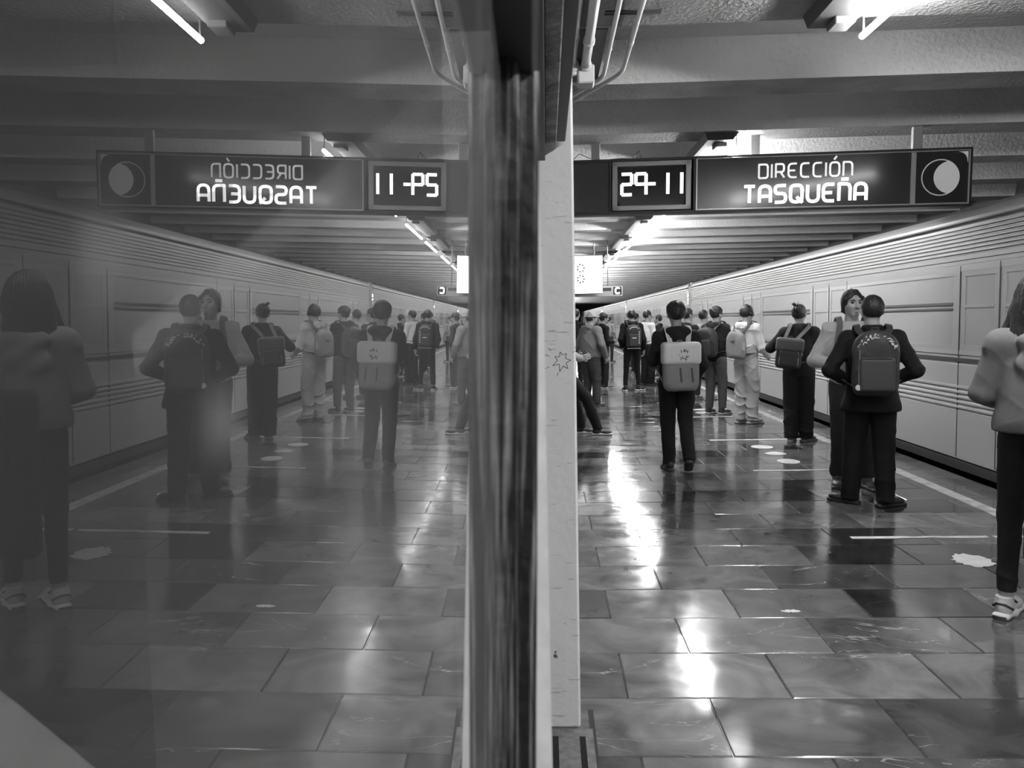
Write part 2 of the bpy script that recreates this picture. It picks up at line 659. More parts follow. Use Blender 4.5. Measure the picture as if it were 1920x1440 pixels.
def glass_material():
    mt = bpy.data.materials.new('dusty_window_glass')
    mt.use_nodes = True
    nt = mt.node_tree
    N = nt.nodes
    N.remove(N['Principled BSDF'])
    out = N['Material Output']
    fr = N.new('ShaderNodeFresnel')
    fr.inputs['IOR'].default_value = 1.52
    m1 = N.new('ShaderNodeMath')
    m1.operation = 'MULTIPLY'
    m1.inputs[1].default_value = 2.0
    m2 = N.new('ShaderNodeMath')
    m2.operation = 'ADD'
    m2.inputs[1].default_value = 1.0
    m3 = N.new('ShaderNodeMath')
    m3.operation = 'DIVIDE'
    nt.links.new(fr.outputs[0], m1.inputs[0])
    nt.links.new(fr.outputs[0], m2.inputs[0])
    nt.links.new(m1.outputs[0], m3.inputs[0])
    nt.links.new(m2.outputs[0], m3.inputs[1])
    gl = N.new('ShaderNodeBsdfGlossy')
    gl.inputs['Roughness'].default_value = 0.0
    gl.inputs['Color'].default_value = (.97, .97, .97, 1)
    tr = N.new('ShaderNodeBsdfTransparent')
    tr.inputs['Color'].default_value = (.75, .75, .75, 1)
    mx = N.new('ShaderNodeMixShader')
    nt.links.new(m3.outputs[0], mx.inputs[0])
    nt.links.new(tr.outputs[0], mx.inputs[1])
    nt.links.new(gl.outputs[0], mx.inputs[2])
    # a thin film of dust with a few greasy smudges
    tc = N.new('ShaderNodeTexCoord')
    n1 = N.new('ShaderNodeTexNoise')
    n1.inputs['Scale'].default_value = 22
    n1.inputs['Detail'].default_value = 2
    mpg = N.new('ShaderNodeMapping')
    mpg.inputs['Scale'].default_value = (1, .35, 1)
    nt.links.new(tc.outputs['Object'], mpg.inputs['Vector'])
    nt.links.new(mpg.outputs[0], n1.inputs['Vector'])
    r = N.new('ShaderNodeMapRange')
    r.inputs['From Min'].default_value = .55
    r.inputs['From Max'].default_value = .8
    r.inputs['To Min'].default_value = .04
    r.inputs['To Max'].default_value = .12
    nt.links.new(n1.outputs['Fac'], r.inputs['Value'])
    acc_ = r.outputs[0]
    for (sa, sb, ra, rb, amp) in ((.0376, -.0046, .0034, .0030, .22), (.0274, .0026, .0016, .0034, .2), (.06, .013, .006, .006, .05)):
        mpp = N.new('ShaderNodeMapping')
        mpp.vector_type = 'POINT'
        mpp.inputs['Location'].default_value = (-sa / ra, -sb / rb, 0)
        mpp.inputs['Scale'].default_value = (1 / ra, 1 / rb, 1)
        nt.links.new(tc.outputs['Object'], mpp.inputs['Vector'])
        gr = N.new('ShaderNodeTexGradient')
        gr.gradient_type = 'QUADRATIC_SPHERE'
        nt.links.new(mpp.outputs[0], gr.inputs['Vector'])
        ma = N.new('ShaderNodeMath')
        ma.operation = 'MULTIPLY_ADD'
        ma.inputs[1].default_value = amp
        nt.links.new(gr.outputs['Fac'], ma.inputs[0])
        nt.links.new(acc_, ma.inputs[2])
        acc_ = ma.outputs[0]
    df = N.new('ShaderNodeBsdfDiffuse')
    df.inputs['Color'].default_value = (.6, .6, .6, 1)
    mx2 = N.new('ShaderNodeMixShader')
    nt.links.new(acc_, mx2.inputs[0])
    nt.links.new(mx.outputs[0], mx2.inputs[1])
    nt.links.new(df.outputs[0], mx2.inputs[2])
    nt.links.new(mx2.outputs[0], out.inputs['Surface'])
    return mt


win = struct(MB().add([(-1.5, -.72, 0), (.43, -.72, 0), (.43, .14, 0), (-1.5, .14, 0)], [(0, 1, 2, 3)]).build('window_1', glass_material()))
win.matrix_world = GM


def worn_metal():
    mt = mat('worn_dark_steel', g=.035, rough=.6, spec=.2, metal=.0, bump=.25, bscale=50)
    nt = mt.node_tree
    N = nt.nodes
    b = N['Principled BSDF']
    tc = N.new('ShaderNodeTexCoord')
    mp = N.new('ShaderNodeMapping')
    mp.inputs['Scale'].default_value = (260, 9, 260)
    nt.links.new(tc.outputs['Object'], mp.inputs['Vector'])
    n1 = N.new('ShaderNodeTexNoise')
    n1.inputs['Scale'].default_value = 1
    n1.inputs['Detail'].default_value = 4
    nt.links.new(mp.outputs[0], n1.inputs['Vector'])
    r = N.new('ShaderNodeMapRange')
    r.inputs['From Min'].default_value = .52
    r.inputs['From Max'].default_value = .74
    r.inputs['To Min'].default_value = .008
    r.inputs['To Max'].default_value = .2
    nt.links.new(n1.outputs['Fac'], r.inputs['Value'])
    nt.links.new(r.outputs[0], b.inputs['Base Color'])
    return mt


steel = worn_metal()
# upright of the frame: stepped section (along, out)
pr = [(.405, -.004), (.405, .003), (.412, .003), (.413, .008), (.418, .009), (.421, .006), (.432, .006), (.434, .0165), (.44, .0195), (.455, .0195), (.463, .0175), (.463, -.004)]
fm = MB()
vs = []
N_ = len(pr)
fm.add([(a, -.72, c) for a, c in pr] + [(a, .135, c) for a, c in pr], [(i, (i + 1) % N_, N_ + (i + 1) % N_, N_ + i) for i in range(N_)] + [tuple(range(N_))[::-1], tuple(range(N_, 2 * N_))])
fr = fix_normals(fm.build('frame_upright', steel, win))
# top rail of the frame
tr_ = MB().bbox(-1.5, .463, .132, .185, -.004, .0185, .003)
fix_normals(tr_.build('frame_rail', mat('black_steel', g=.02, rough=.5), win))
fix_normals(MB().bbox(-1.5, .463, -.76, -.72, -.004, .0185, .003).build('frame_rail', steel, win))

# narrow white edge plate behind the frame, wider towards the floor
ep = MB()
XS = [(.75, .0035), (1.22, -.0012), (1.5, -.0016), (1.6, -.0042), (1.62, -.0062)]
fr_ = [(x, .53, z) for z, x in XS]
bk_ = [(x - .002, .555, z) for z, x in XS]
ep.add([(-.03, .53, .75)] + fr_ + [(-.03, .53, 1.62), (-.03, .555, .75)] + bk_ + [(-.03, .555, 1.62)],
       [(0, 1, 2, 3, 4, 5, 6), (13, 12, 11, 10, 9, 8, 7), (0, 7, 8, 1), (1, 8, 9, 2), (2, 9, 10, 3), (3, 10, 11, 4), (4, 11, 12, 5), (5, 12, 13, 6), (6, 13, 7, 0)])
struct(fix_normals(ep.build('trim_2', mat('edge_white', g=.75, rough=.5, var=.15, vscale=30))))

# booth behind the glass
bw = mat('booth_wall', g=.12, rough=.8)
struct(MB().box(-.3, -.07, .56, 2.8, 0, 3.4).build('wall_booth_side', bw))
struct(MB().box(-.2, -.045, -1.5, .56, 0, .72).build('wall_booth_sill', bw))
struct(MB().box(-.2, -.03, -1.5, .56, 1.70, 3.4).build('wall_booth_head', bw))
struct(MB().box(-.2, -.04, -9, -1.52, 0, 3.4).build('wall_booth_front', bw))
struct(MB().box(-3.2, -.3, 4.5, 4.6, 0, 3.4).build('wall_booth_back', bw))
struct(MB().box(-3.3, -3.2, -9, 4.6, 0, 3.6).build('wall_booth_left', bw))
struct(MB().box(-3.2, -.2, -9, 4.5, -.05, 0).build('floor_booth', mat('booth_floor', g=.1, rough=.4)))
struct(MB().box(-3.2, -.2, -9, 4.6, 3.0, 3.05).build('ceiling_booth', bw))

# steel ledge running over the booth wall
ld = thing('steel_ledge', 'long rusty steel ledge overhead, running into the top of the white pillar', 'ledge', (.03, 2.0, 2.1))
fix_normals(MB().bbox(-.026, .012, -1.2, .7, -.01, .10, .003).build('soffit_plate', mat('rusty_soffit', g=.3, rough=.8, bump=.6, bscale=40, var=.5, vscale=9), ld))
fix_normals(MB().bbox(.012, .044, -1.2, .78, .015, .12, .002).build('side_flange', mat('flange_grey', g=.10, rough=.6), ld))
fix_normals(MB().bbox(-.10, -.026, -1.2, .72, -.06, .10, .002).build('back_plate', mat('black_steel'), ld))

# floor track at the foot of the pillar
gt = thing('floor_slot', 'metal sill with two black slots at the foot of the white pillar', 'floor grating', (.06, 2.6, 0))
MB().box(-.16, .085, -.5, .205, -.003, .0015).build('sill_plate', mat('sill_grey', g=.13, rough=.6, var=.4, vscale=30), gt)
for sx in (-.052, .045):
    MB().box(sx - .011, sx + .011, -.46, .15, .0016, .0022).build('slot', mat('slot_black', g=.003, rough=1), gt)
tag(MB().box(.135, .155, .6, 2.95, -.002, .0012).build('floor_seam', mat('seam_dark', g=.03, rough=.9)), 'dark joint strip along the floor beside the foot of the white pillar', 'floor strip')
# graffiti star
gf = MB()
gx, gz, gy = .052, 1.36, 2.8085
sp = []
for k in range(15):
    r_ = (.033 if k % 2 == 0 else .016) * random.uniform(.8, 1.15)
    a_ = k / 14 * 6.28
    sp.append((gx + r_ * math.cos(a_), gy, gz + r_ * 1.15 * math.sin(a_)))
for i in range(len(sp) - 1):
    gf.tube([sp[i], sp[i + 1]], .0009, 5)
for a_, r0, r1 in ((2.4, .05, .065), (2.8, .048, .07), (3.6, .05, .085), (4.4, .045, .06), (.6, .045, .062), (.75, .06, .075)):
    gf.tube([(gx + r0 * math.cos(a_), gy, gz + r0 * math.sin(a_)), (gx + r1 * math.cos(a_), gy, gz + r1 * math.sin(a_))], .0008, 5)
tag(gf.build('graffiti_scrawl', mat('marker_black', g=.02)), 'spiky star scrawled in black marker on the white pillar', 'graffiti')

# pale moulded chair and paper notice behind the glass
ctr = thing('service_counter', 'dark counter inside the booth behind the glass', 'counter', (-.75, .55, .07))
fix_normals(MB().bbox(-.5, .5, -.6, 0.0, .93, .97, .008).build('worktop', mat('counter_top', g=.05, rough=.4), ctr))
fix_normals(MB().bbox(-.45, .45, -.55, -.03, -.07, .93, .008).build('cabinet', mat('counter_body', g=.04, rough=.6), ctr))
pch = thing('moulded_housing', 'pale rounded plastic housing behind the glass at the lower left corner', 'machine housing', (-.386, .365, 1.041), -.45)


def shell(P):
    d = rbox(P, (0, 0, .15), (.17, .135, .15), .09)
    d = smax(d, (P[2] - .235) + .3 * (P[0] - .0) + .1 * P[1], .05)
    return d


npobj('casing', [vol(shell, (-.2, -.17, -.02), (.2, .17, .34), .008)], mat('pale_plastic', g=.85, rough=.35), pch)
fix_normals(MB().bbox(-.175, .175, -.14, .14, .0, .02, .004).build('base', mat('base_black', g=.01), pch))
ntc = MB().box(-2.2, -1.72, 4.485, 4.498, 1.66, 1.92)
ntc = thing('paper_notice', 'pale paper notice behind the glass on the booth back wall', 'notice', (-1.95, 4.495, 1.67))
MB().box(-.23, .23, -.004, .003, 0, .26).build('sheet', mat('paper', g=.9), ntc)
MB().box(-.16, .14, -.0055, -.0045, .19, .205).build('text_line', mat('print_grey', g=.3), ntc)

# ------------------------------------------------------------------ fluorescent fittings
tube_m = mat('lit_tube', g=1, emit=TUBE_STRENGTH)
tray_m = mat('tray_metal', g=.05, rough=.6)
grey_m = mat('fitting_grey', g=.12, rough=.5)


def fitting():
    t = thing('fluorescent_fitting', 'fluorescent fitting', 'ceiling light')
    MB().extrude([(-.34, .15), (-.31, .075), (-.06, .075), (0, .15)], 1, -2.5, .06).build('tray', tray_m, t)
    MB().bbox(-.21, -.09, -.14, .02, .035, .08, .006).build('ballast_box', grey_m, t)
    MB().bbox(-.21, -.09, -2.38, -2.2, .035, .08, .006).build('ballast_box', grey_m, t)
    MB().tube([(0, -2.40, 0), (0, 0, 0)], .019, 12).build('tube', tube_m, t, True)
    for y in (-.02, -2.38):
        MB().tube([(0, y, .017), (0, y, .15)], .006, 6).build('hanger', grey_m, t)
    return t


def copy_tree(o, parent=None):
    c = o.copy()
    COL.objects.link(c)
    c.parent = parent
    for ch in list(o.children):
        copy_tree(ch, c)
    return c


tube_ends = [-6.56, -3.96, -1.36, 1.25, 5.07, 10.66, 13.26, 16.94, 20.14, 24.0, 27.6, 31.2, 34.8, 38.4, 42, 45.6, 49.2, 52.8, 56.4, 60, 63.6, 67.2, 70.8, 74.4, 78, 81.6]
ORD = ['', 'first', 'second', 'third', 'fourth', 'fifth', 'sixth', 'seventh', 'eighth', 'ninth', 'tenth', 'eleventh', 'twelfth', 'thirteenth', 'fourteenth', 'fifteenth', 'sixteenth', 'seventeenth', 'eighteenth', 'nineteenth', 'twentieth', 'twenty-first']
proto = fitting()
for i, ye in enumerate(tube_ends):
    o = proto if i == 0 else copy_tree(proto)
    o.location = (1.955, ye, 3.2)
    o['group'] = 'fluorescent tubes hung in a line over the platform'
    if i < 4:
        o['label'] = 'lit tube fitting overhead behind the viewer, ' + ['farthest back', 'second farthest back', 'second closest', 'closest'][i]
    elif i == 4:
        o['label'] = 'nearest lit fluorescent tube at the top right, above the hanging sign'
    elif i == 5:
        o['label'] = 'lit tube fitting starting just behind the top of the direction sign'
    else:
        o['label'] = 'lit ceiling tube beyond the direction sign, %s one counting from the sign' % ORD[i - 5]

# ------------------------------------------------------------------ pipes at the upper left
pipe_m = mat('painted_pipe', g=.6, rough=.45)


def pipe(label, pts, r):
    t = thing('conduit', label, 'pipe', pts[0], 0, 'painted conduits under the ceiling by the pillar')
    p0 = Vector(pts[0])
    MB().tube([Vector(p) - p0 for p in pts], r, 14).build('pipe', pipe_m, t, True)
    a, b = Vector(pts[0]), Vector(pts[1])
    for q in (.55, .86):
        c = a.lerp(b, q) - p0
        d = (b - a).normalized() * .02
        MB().tube([c - d, c + d], r * 1.25, 14).build('coupling', pipe_m, t, True)
    return t


def bend(a, b, c, r=.12, n=6):
    a, b, c = Vector(a), Vector(b), Vector(c)
    p, q = b + (a - b).normalized() * r, b + (c - b).normalized() * r
    return [a] + [(p * (1 - t) ** 2 + b * 2 * t * (1 - t) + q * t * t) for t in [k / n for k in range(n + 1)]] + [c]


pipe('thin conduit closest to the pillar, ending in a small box', [(.205, 2.2, 3.31), (.215, 5.75, 3.31)], .022)
pipe('thick white conduit ending in a square box near the pillar', [(.295, 2.2, 3.305), (.305, 5.8, 3.305)], .032)
pipe('slim conduit bending left, inner one of the bent pair', bend((.44, 2.2, 3.325), (.455, 6.15, 3.325), (-.05, 7.2, 3.325)), .016)
pipe('slim conduit bending left, outer one of the bent pair', bend((.575, 2.2, 3.325), (.59, 6.05, 3.325), (-.05, 7.4, 3.325)), .016)
jb = thing('junction_box', 'square white box at the end of the thick conduit', 'junction box', (.31, 5.88, 3.25))
fix_normals(MB().bbox(-.06, .06, -.08, .08, -.06, .07, .01).build('housing', pipe_m, jb))
MB().tube([(0, -.12, .055), (0, -.07, .055)], .04, 14).build('collar', pipe_m, jb, True)
jb = thing('junction_box', 'small round box at the end of the thin conduit', 'junction box', (.215, 5.82, 3.27))
MB().tube([(0, -.07, .035), (0, .05, .035)], .042, 16).build('housing', pipe_m, jb, True)
MB().tube([(0, 0, .03), (0, .0, -.02)], .03, 16).build('cover', pipe_m, jb, True)
tag(MB().box(.10, .42, 5.2, 6.3, 3.341, 3.3495).build('backing_plate', mat('plate_grey', g=.12)), 'dark plate on the ceiling behind the conduit boxes', 'plate')
st = thing('pipe_clamp_bar', 'slotted bar across the two slim conduits at the top', 'clamp bar', (.55, 4.95, 3.35))
MB().bbox(-.17, .17, -.03, -.014, -.008, 0.0, .001).build('bar', tray_m, st)
MB().bbox(-.17, .17, .014, .03, -.008, 0.0, .001).build('bar', tray_m, st)

# ------------------------------------------------------------------ lettering made of strokes
def rc(pts, r=.22, closed=False, n=5):
    # round the corners of a polyline; points flagged with a third value 0 stay sharp
    out = []
    m_ = len(pts)
    for i, p in enumerate(pts):
        if (not closed and i in (0, m_ - 1)) or (len(p) > 2 and p[2] == 0):
            out.append((p[0], p[1]))
            continue
        a, c = pts[i - 1], pts[(i + 1) % m_]
        a, b, c = Vector(a[:2]), Vector(p[:2]), Vector(c[:2])
        ra = min(r, (a - b).length * .5)
        rb = min(r, (c - b).length * .5)
        s_, e_ = b + (a - b).normalized() * ra, b + (c - b).normalized() * rb
        for k in range(n + 1):
            t = k / n
            q = s_ * (1 - t) ** 2 + b * 2 * t * (1 - t) + e_ * t * t
            out.append((q.x, q.y))
    if closed:
        out.append(out[0])
    return out


GL = {
    'D': [rc([(0, 0, 0), (0, 1, 0), (.72, 1), (.72, 0)], closed=True)],
    'I': [[(0, 0), (0, 1)]],
    'R': [rc([(0, 0, 0), (0, 1, 0), (.66, 1), (.66, .42), (0, .42, 0)]), [(.38, .42), (.7, 0)]],
    'E': [rc([(.68, 1), (0, 1), (0, 0), (.68, 0)], .32), [(0, .5), (.55, .5)]],
    'C': [rc([(.68, 1), (0, 1), (0, 0), (.68, 0)], .3)],
    'O': [rc([(0, 0), (0, 1), (.74, 1), (.74, 0)], .3, True)],
    'N': [rc([(0, 0), (0, 1, 0), (.7, 1), (.7, 0)], .3)],
    'T': [[(0, 1), (.7, 1)], [(.35, 1), (.35, 0)]],
    'A': [rc([(0, 0), (0, 1), (.7, 1), (.7, 0)], .34), [(0, .38), (.7, .38)]],
    'S': [rc([(.68, 1), (0, 1), (0, .52), (.68, .52), (.68, 0), (0, 0)], .24)],
    'Q': [rc([(0, 0), (0, 1), (.74, 1), (.74, 0)], .3, True), [(.4, .3), (.78, -.06)]],
    'U': [rc([(0, 1), (0, 0), (.7, 0), (.7, 1)], .32)],
}
ACC = {'Ó': ('O', [[(.3, 1.2), (.52, 1.45)]]), 'Ñ': ('N', [[(.12, 1.28), (.58, 1.28)]])}


def stroke(mb, pts, half, M):
    # flat stroke in the xz plane facing -y
    n = len(pts)
    for i in range(n - 1):
        a, b = Vector(pts[i]), Vector(pts[i + 1])
        d = (b - a)
        if d.length < 1e-6:
            continue
        q = Vector((-d.y, d.x)).normalized() * half
        e = d.normalized() * (half * .0)
        c = [a - q - e, b - q + e, b + q + e, a + q - e]
        mb.add([M(p) for p in c], [(0, 1, 2, 3)])
    for p in pts[1:-1]:
        mb.add([M((p[0] + half * math.cos(k * math.pi / 4), p[1] + half * math.sin(k * math.pi / 4))) for k in range(8)], [tuple(range(8))])


def lettering(text, x0, x1, z0, hgt, y, m_, parent, half=.085, gap=.34):
    wd = []
    for ch in text:
        base = ACC[ch][0] if ch in ACC else ch
        wd.append(0.0 if base == 'I' else max(p[0] for s_ in GL[base] for p in s_ if len(s_)))
    tot = sum(wd) + gap * (len(text) - 1) + half * 2
    sx = (x1 - x0) / tot
    x = half
    for ch, wdt in zip(text, wd):
        base = ACC[ch][0] if ch in ACC else ch
        st_ = list(GL[base]) + (ACC[ch][1] if ch in ACC else [])
        mb = MB()
        for s_ in st_:
            stroke(mb, [((x + p[0]) * sx / hgt, p[1]) for p in s_], half * .95, lambda p: (x0 + p[0] * hgt, y, z0 + p[1] * hgt))
        mb.build('letter', m_, parent)
        x += wdt + gap


# ------------------------------------------------------------------ hanging direction sign
sg = thing('direction_sign', 'long hanging lightbox sign reading DIRECCIÓN TASQUEÑA with a clock', 'sign', (2.9, 8.2, 2.85))
sg.rotation_euler = (0, .014, -.098)
blk = mat('sign_black', g=.02, rough=.4)
alu = mat('sign_aluminium', g=.32, rough=.35, metal=.6)
D = .16
cs = MB()
cs.bbox(-3.0, 1.295, .14, D, -.285, .285, .003)
cs.bbox(-3.0, 1.295, -.012, .145, .255, .285, .003).bbox(-3.0, 1.295, -.012, .145, -.285, -.255, .003)
for x in (-3.0, -2.235, -1.378, 1.275):
    cs.bbox(x - .0, x + .022, -.012, .145, -.28, .28, .003)
fix_normals(cs.build('casing', blk, sg))
rim = MB()
rim.bbox(-1.35, 1.27, -.016, -.004, -.262, -.248, .002).bbox(-1.35, 1.27, -.016, -.004, .252, .262, .002).bbox(-1.352, -1.336, -.016, -.004, -.26, .26, .002).bbox(.73, .775, -.014, .0, -.25, .25, .002).bbox(1.262, 1.274, -.016, -.004, -.26, .26, .002)
fix_normals(rim.build('trim_rim', mat('rim_light', g=.5, rough=.3, metal=.5), sg))


def panel_material(name, col, back):
    mt = bpy.data.materials.new(name)
    mt.use_nodes = True
    nt = mt.node_tree
    N = nt.nodes
    N.remove(N['Principled BSDF'])
    t = N.new('ShaderNodeBsdfTranslucent')
    t.inputs[0].default_value = (back, back, back, 1)
    d = N.new('ShaderNodeBsdfPrincipled')
    d.inputs['Base Color'].default_value = (col, col, col, 1)
    d.inputs['Roughness'].default_value = .25
    a = N.new('ShaderNodeAddShader')
    nt.links.new(t.outputs[0], a.inputs[0])
    nt.links.new(d.outputs[0], a.inputs[1])
    nt.links.new(a.outputs[0], N['Material Output'].inputs['Surface'])
    return mt


# lit from behind by a lamp in the lightbox: the front is a translucent sheet
MB().add([(-1.34, .0, -.25), (.735, .0, -.25), (.735, .0, .25), (-1.34, .0, .25)], [(0, 1, 2, 3)]).build('face_panel', panel_material('dark_acrylic', .03, .03), sg)
lm = MB()
lm.tube([(-1.0, .06, -.17), (-.3, .06, -.06), (.4, .06, .06)], .012, 10)
lm.build('backlight', mat('sign_backlight', g=1, emit=46), sg, True)
lettering('DIRECCIÓN', -.735, .185, .045, .135, -.004, mat('letters_upper', g=.6, emit=.6), sg, half=.075, gap=.33)
lettering('TASQUEÑA', -.885, .33, -.20, .165, -.004, mat('letters_lower', g=.9, emit=1.8), sg, half=.10, gap=.30)
# moon emblem
MB().box(.775, 1.262, -.004, .004, -.25, .25).build('emblem_panel', mat('emblem_black', g=.018, rough=.3), sg)
em = MB()
cx, cz, R_ = 1.005, .0, .178
ring = [(cx + R_ * math.cos(k / 40 * 6.2832), cz + R_ * math.sin(k / 40 * 6.2832)) for k in range(41)]
for i in range(40):
    a_, b_ = Vector((ring[i][0] - cx, ring[i][1] - cz)), Vector((ring[i + 1][0] - cx, ring[i + 1][1] - cz))
    em.add([(cx + a_.x, -.006, a_.y), (cx + b_.x, -.006, b_.y), (cx + b_.x * .94, -.006, b_.y * .94), (cx + a_.x * .94, -.006, a_.y * .94)], [(0, 1, 2, 3)])
r2, ox = .158, .095
pts = []
for k in range(80):
    a_ = k / 80 * 6.2832
    # boundary of the overlap of two discs
    d_ = Vector((math.cos(a_), math.sin(a_)))
    c0 = Vector((ox * .75, 0))
    lo_, hi_ = 0, .4
    for _ in range(24):
        md = (lo_ + hi_) / 2
        p = c0 + d_ * md
        if p.length < R_ * .97 and (p - Vector((ox, 0))).length < r2:
            lo_ = md
        else:
            hi_ = md
    p = c0 + d_ * lo_
    pts.append((cx + p.x, -.0055, cz + p.y))
em.add(pts, [tuple(range(80))])
crn = [(1.255, .245), (1.17, .245)] + [(1.17 + .078 * math.sin(t), .16 + .08 * math.cos(t)) for t in [k / 8 * 1.57 for k in range(9)]] + [(1.255, .13)]
em.add([(p[0], -.0055, p[1]) for p in crn], [tuple(range(len(crn)))])
em.build('moon_emblem', mat('emblem_grey', g=.5, emit=.13), sg)
# blank dark panel left of the clock
MB().box(-2.97, -2.24, -.002, .004, -.255, .255).build('side_panel', mat('smoked_panel', g=.04, rough=.25), sg)
# clock
ck = MB()
ck.bbox(-2.205, -1.40, -.03, -.004, .20, .25, .004).bbox(-2.205, -1.40, -.03, -.004, -.25, -.20, .004).bbox(-2.205, -2.15, -.03, -.004, -.25, .25, .004).bbox(-1.455, -1.40, -.03, -.004, -.25, .25, .004)
fix_normals(ck.build('clock_bezel', alu, sg))
MB().extrude(rc([(-2.15, -.2), (-1.455, -.2), (-1.455, .2), (-2.15, .2)], .07, True)[:-1], 1, -.009, -.006).build('clock_screen', mat('clock_glass', g=.03, rough=.12, coat=.3), sg)
SEG = {'a': [(.1, 1), (.9, 1)], 'b': [(1, .95), (1, .55)], 'c': [(1, .45), (1, .05)], 'd': [(.1, 0), (.9, 0)], 'e': [(0, .45), (0, .05)], 'f': [(0, .95), (0, .55)], 'g': [(.1, .5), (.9, .5)]}
DG = {'2': 'abged', '9': 'abcfg', '-': 'g', '1': 'bc'}
for ch, x, w_ in (('2', -2.105, .10), ('9', -1.962, .105), ('-', -1.828, .062), ('1', -1.735, .10), ('1', -1.595, .10)):
    dg = MB()
    for s_ in DG[ch]:
        p = [(x + q[0] * w_, -.085 + q[1] * .21) for q in SEG[s_]]
        a_, b_ = Vector(p[0]), Vector(p[1])
        d_ = (b_ - a_).normalized() * .012
        stroke(dg, [tuple(a_ - d_), tuple(a_ + d_ * .3), tuple(b_ - d_ * .3), tuple(b_ + d_)], .0165, lambda q: (q[0], -.011, q[1]))
    dg.build('clock_digit', mat('digit_light', g=.8, emit=1.6), sg)
for x in (-2.38, -.76, .80):
    MB().bbox(x - .045, x + .045, .04, .10, .28, .52, .004).build('hanger', mat('hanger_grey', g=.3, rough=.5), sg)
MB().tube([(-2.62, .05, .3), (-2.55, .05, .36), (-2.44, .05, .31), (-2.3, .05, .29), (-2.1, .05, .3), (-2.0, .05, .29), (-1.93, .05, .37)], .004, 6).build('cable', blk, sg)
MB().tube([(-1.96, .05, .29), (-1.93, .05, .37), (-1.9, .05, .28)], .004, 6).build('cable', blk, sg)

# white illuminated box and the small exit letter sign farther along
ws = thing('illuminated_box', 'glowing white box sign hanging past the pillar edge', 'sign', (.85, 19, 2.14))
fix_normals(MB().bbox(-.5, .5, .01, .2, -.01, .9, .01).build('housing', grey_m, ws))
MB().box(-.49, .49, 0, .01, 0, .88).build('lit_face', mat('white_face', g=.9, emit=1.7), ws)
ic = MB()
random.seed(9)
for zc in (.60, .34):
    for k in range(7):
        a_ = k / 7 * 6.28
        ic.add([(-.02 + .04 * math.cos(a_), -.003, zc + .04 * math.sin(a_)), (-.02 + .10 * math.cos(a_ - .3), -.003, zc + .11 * math.sin(a_ - .3)), (-.02 + .10 * math.cos(a_ + .3), -.003, zc + .11 * math.sin(a_ + .3))], [(0, 1, 2)])
ic.build('pictogram', mat('icon_grey', g=.08), ws)
for x in (-.3, .3):
    MB().tube([(x, .1, .88), (x, .1, 1.485)], .012, 8).build('hanger', grey_m, ws)
ex = thing('exit_letter_sign', 'small sign with a white letter C on a bar, right of the glowing box', 'sign', (1.4, 19.4, 2.2))
fix_normals(MB().bbox(-1.0, .46, .0, .08, -.13, .12, .004).build('casing', mat('exit_casing', g=.35, rough=.4), ex))
MB().box(-.95, .18, -.006, 0, -.0, .08).build('strip_panel', mat('exit_strip', g=.03), ex)
MB().box(.23, .43, -.006, 0, -.09, .10).build('letter_panel', mat('exit_black', g=.01), ex)
lc = MB()
stroke(lc, rc([(.68, .85), (.68, 1), (0, 1), (0, 0), (.68, 0), (.68, .15)], .3), .14, lambda p: (.285 + p[0] * .125, -.009, -.06 + p[1] * .13))
lc.build('letter', mat('letter_white', g=.9, emit=1.0), ex)
for x in (-.8, .1):
    MB().tube([(x, .04, .11), (x, .04, 1.425)], .01, 8).build('hanger', grey_m, ex)

# ------------------------------------------------------------------ markings on the floor
tape = mat('floor_tape', g=.75, rough=.5, var=.12, vscale=12)


def tape_line(x0, x1, y, label, wdt=.045, rag=False, pieces=None):
    pcs = pieces or [(x0, x1)]
    t = thing('floor_line', label, 'floor marking', ((x0 + x1) / 2, y, 0), 0, 'white lines taped across the platform')
    for a, b in pcs:
        n_ = max(2, int((b - a) / .05))
        top = [(a + (b - a) * k / n_, wdt / 2 * (random.uniform(.55, 1.1) if rag and k > n_ * .3 else 1)) for k in range(n_ + 1)]
        bot = [(a + (b - a) * (n_ - k) / n_, -wdt / 2 * (random.uniform(.5, 1.1) if rag and k < n_ * .7 else 1)) for k in range(n_ + 1)]
        pl_ = [(p[0] - (x0 + x1) / 2, p[1]) for p in top + bot]
        MB().extrude(pl_, 2, .0008, .0024).build('tape_strip', tape, t)
    return t


random.seed(2)
tape_line(2.03, 3.2, 5.33, 'worn broken white line nearest the viewer, before the paint blob', rag=True, pieces=[(2.03, 2.93), (2.97, 3.08), (3.13, 3.18)], wdt=.05)
tape_line(2.0, 3.27, 7.73, 'white floor line by the feet of the pair standing close together')
tape_line(1.98, 3.27, 9.72, 'white floor line by the feet of the person with the hair bun')
tape_line(1.95, 3.27, 12.05, 'white floor line behind the legs of the walker')
tape_line(1.95, 3.27, 14.15, 'farthest white floor line, by the shoes of the person in the vest')


def spot(x, y, rx, ry, label, wob=None):
    t = tag(MB().disc((0, 0), (rx, ry), .001, .0026, 40, wob).build('floor_dot', tape), label, 'floor marking', 'white dots stuck to the platform')
    t.location = (x, y, 0)
    return t


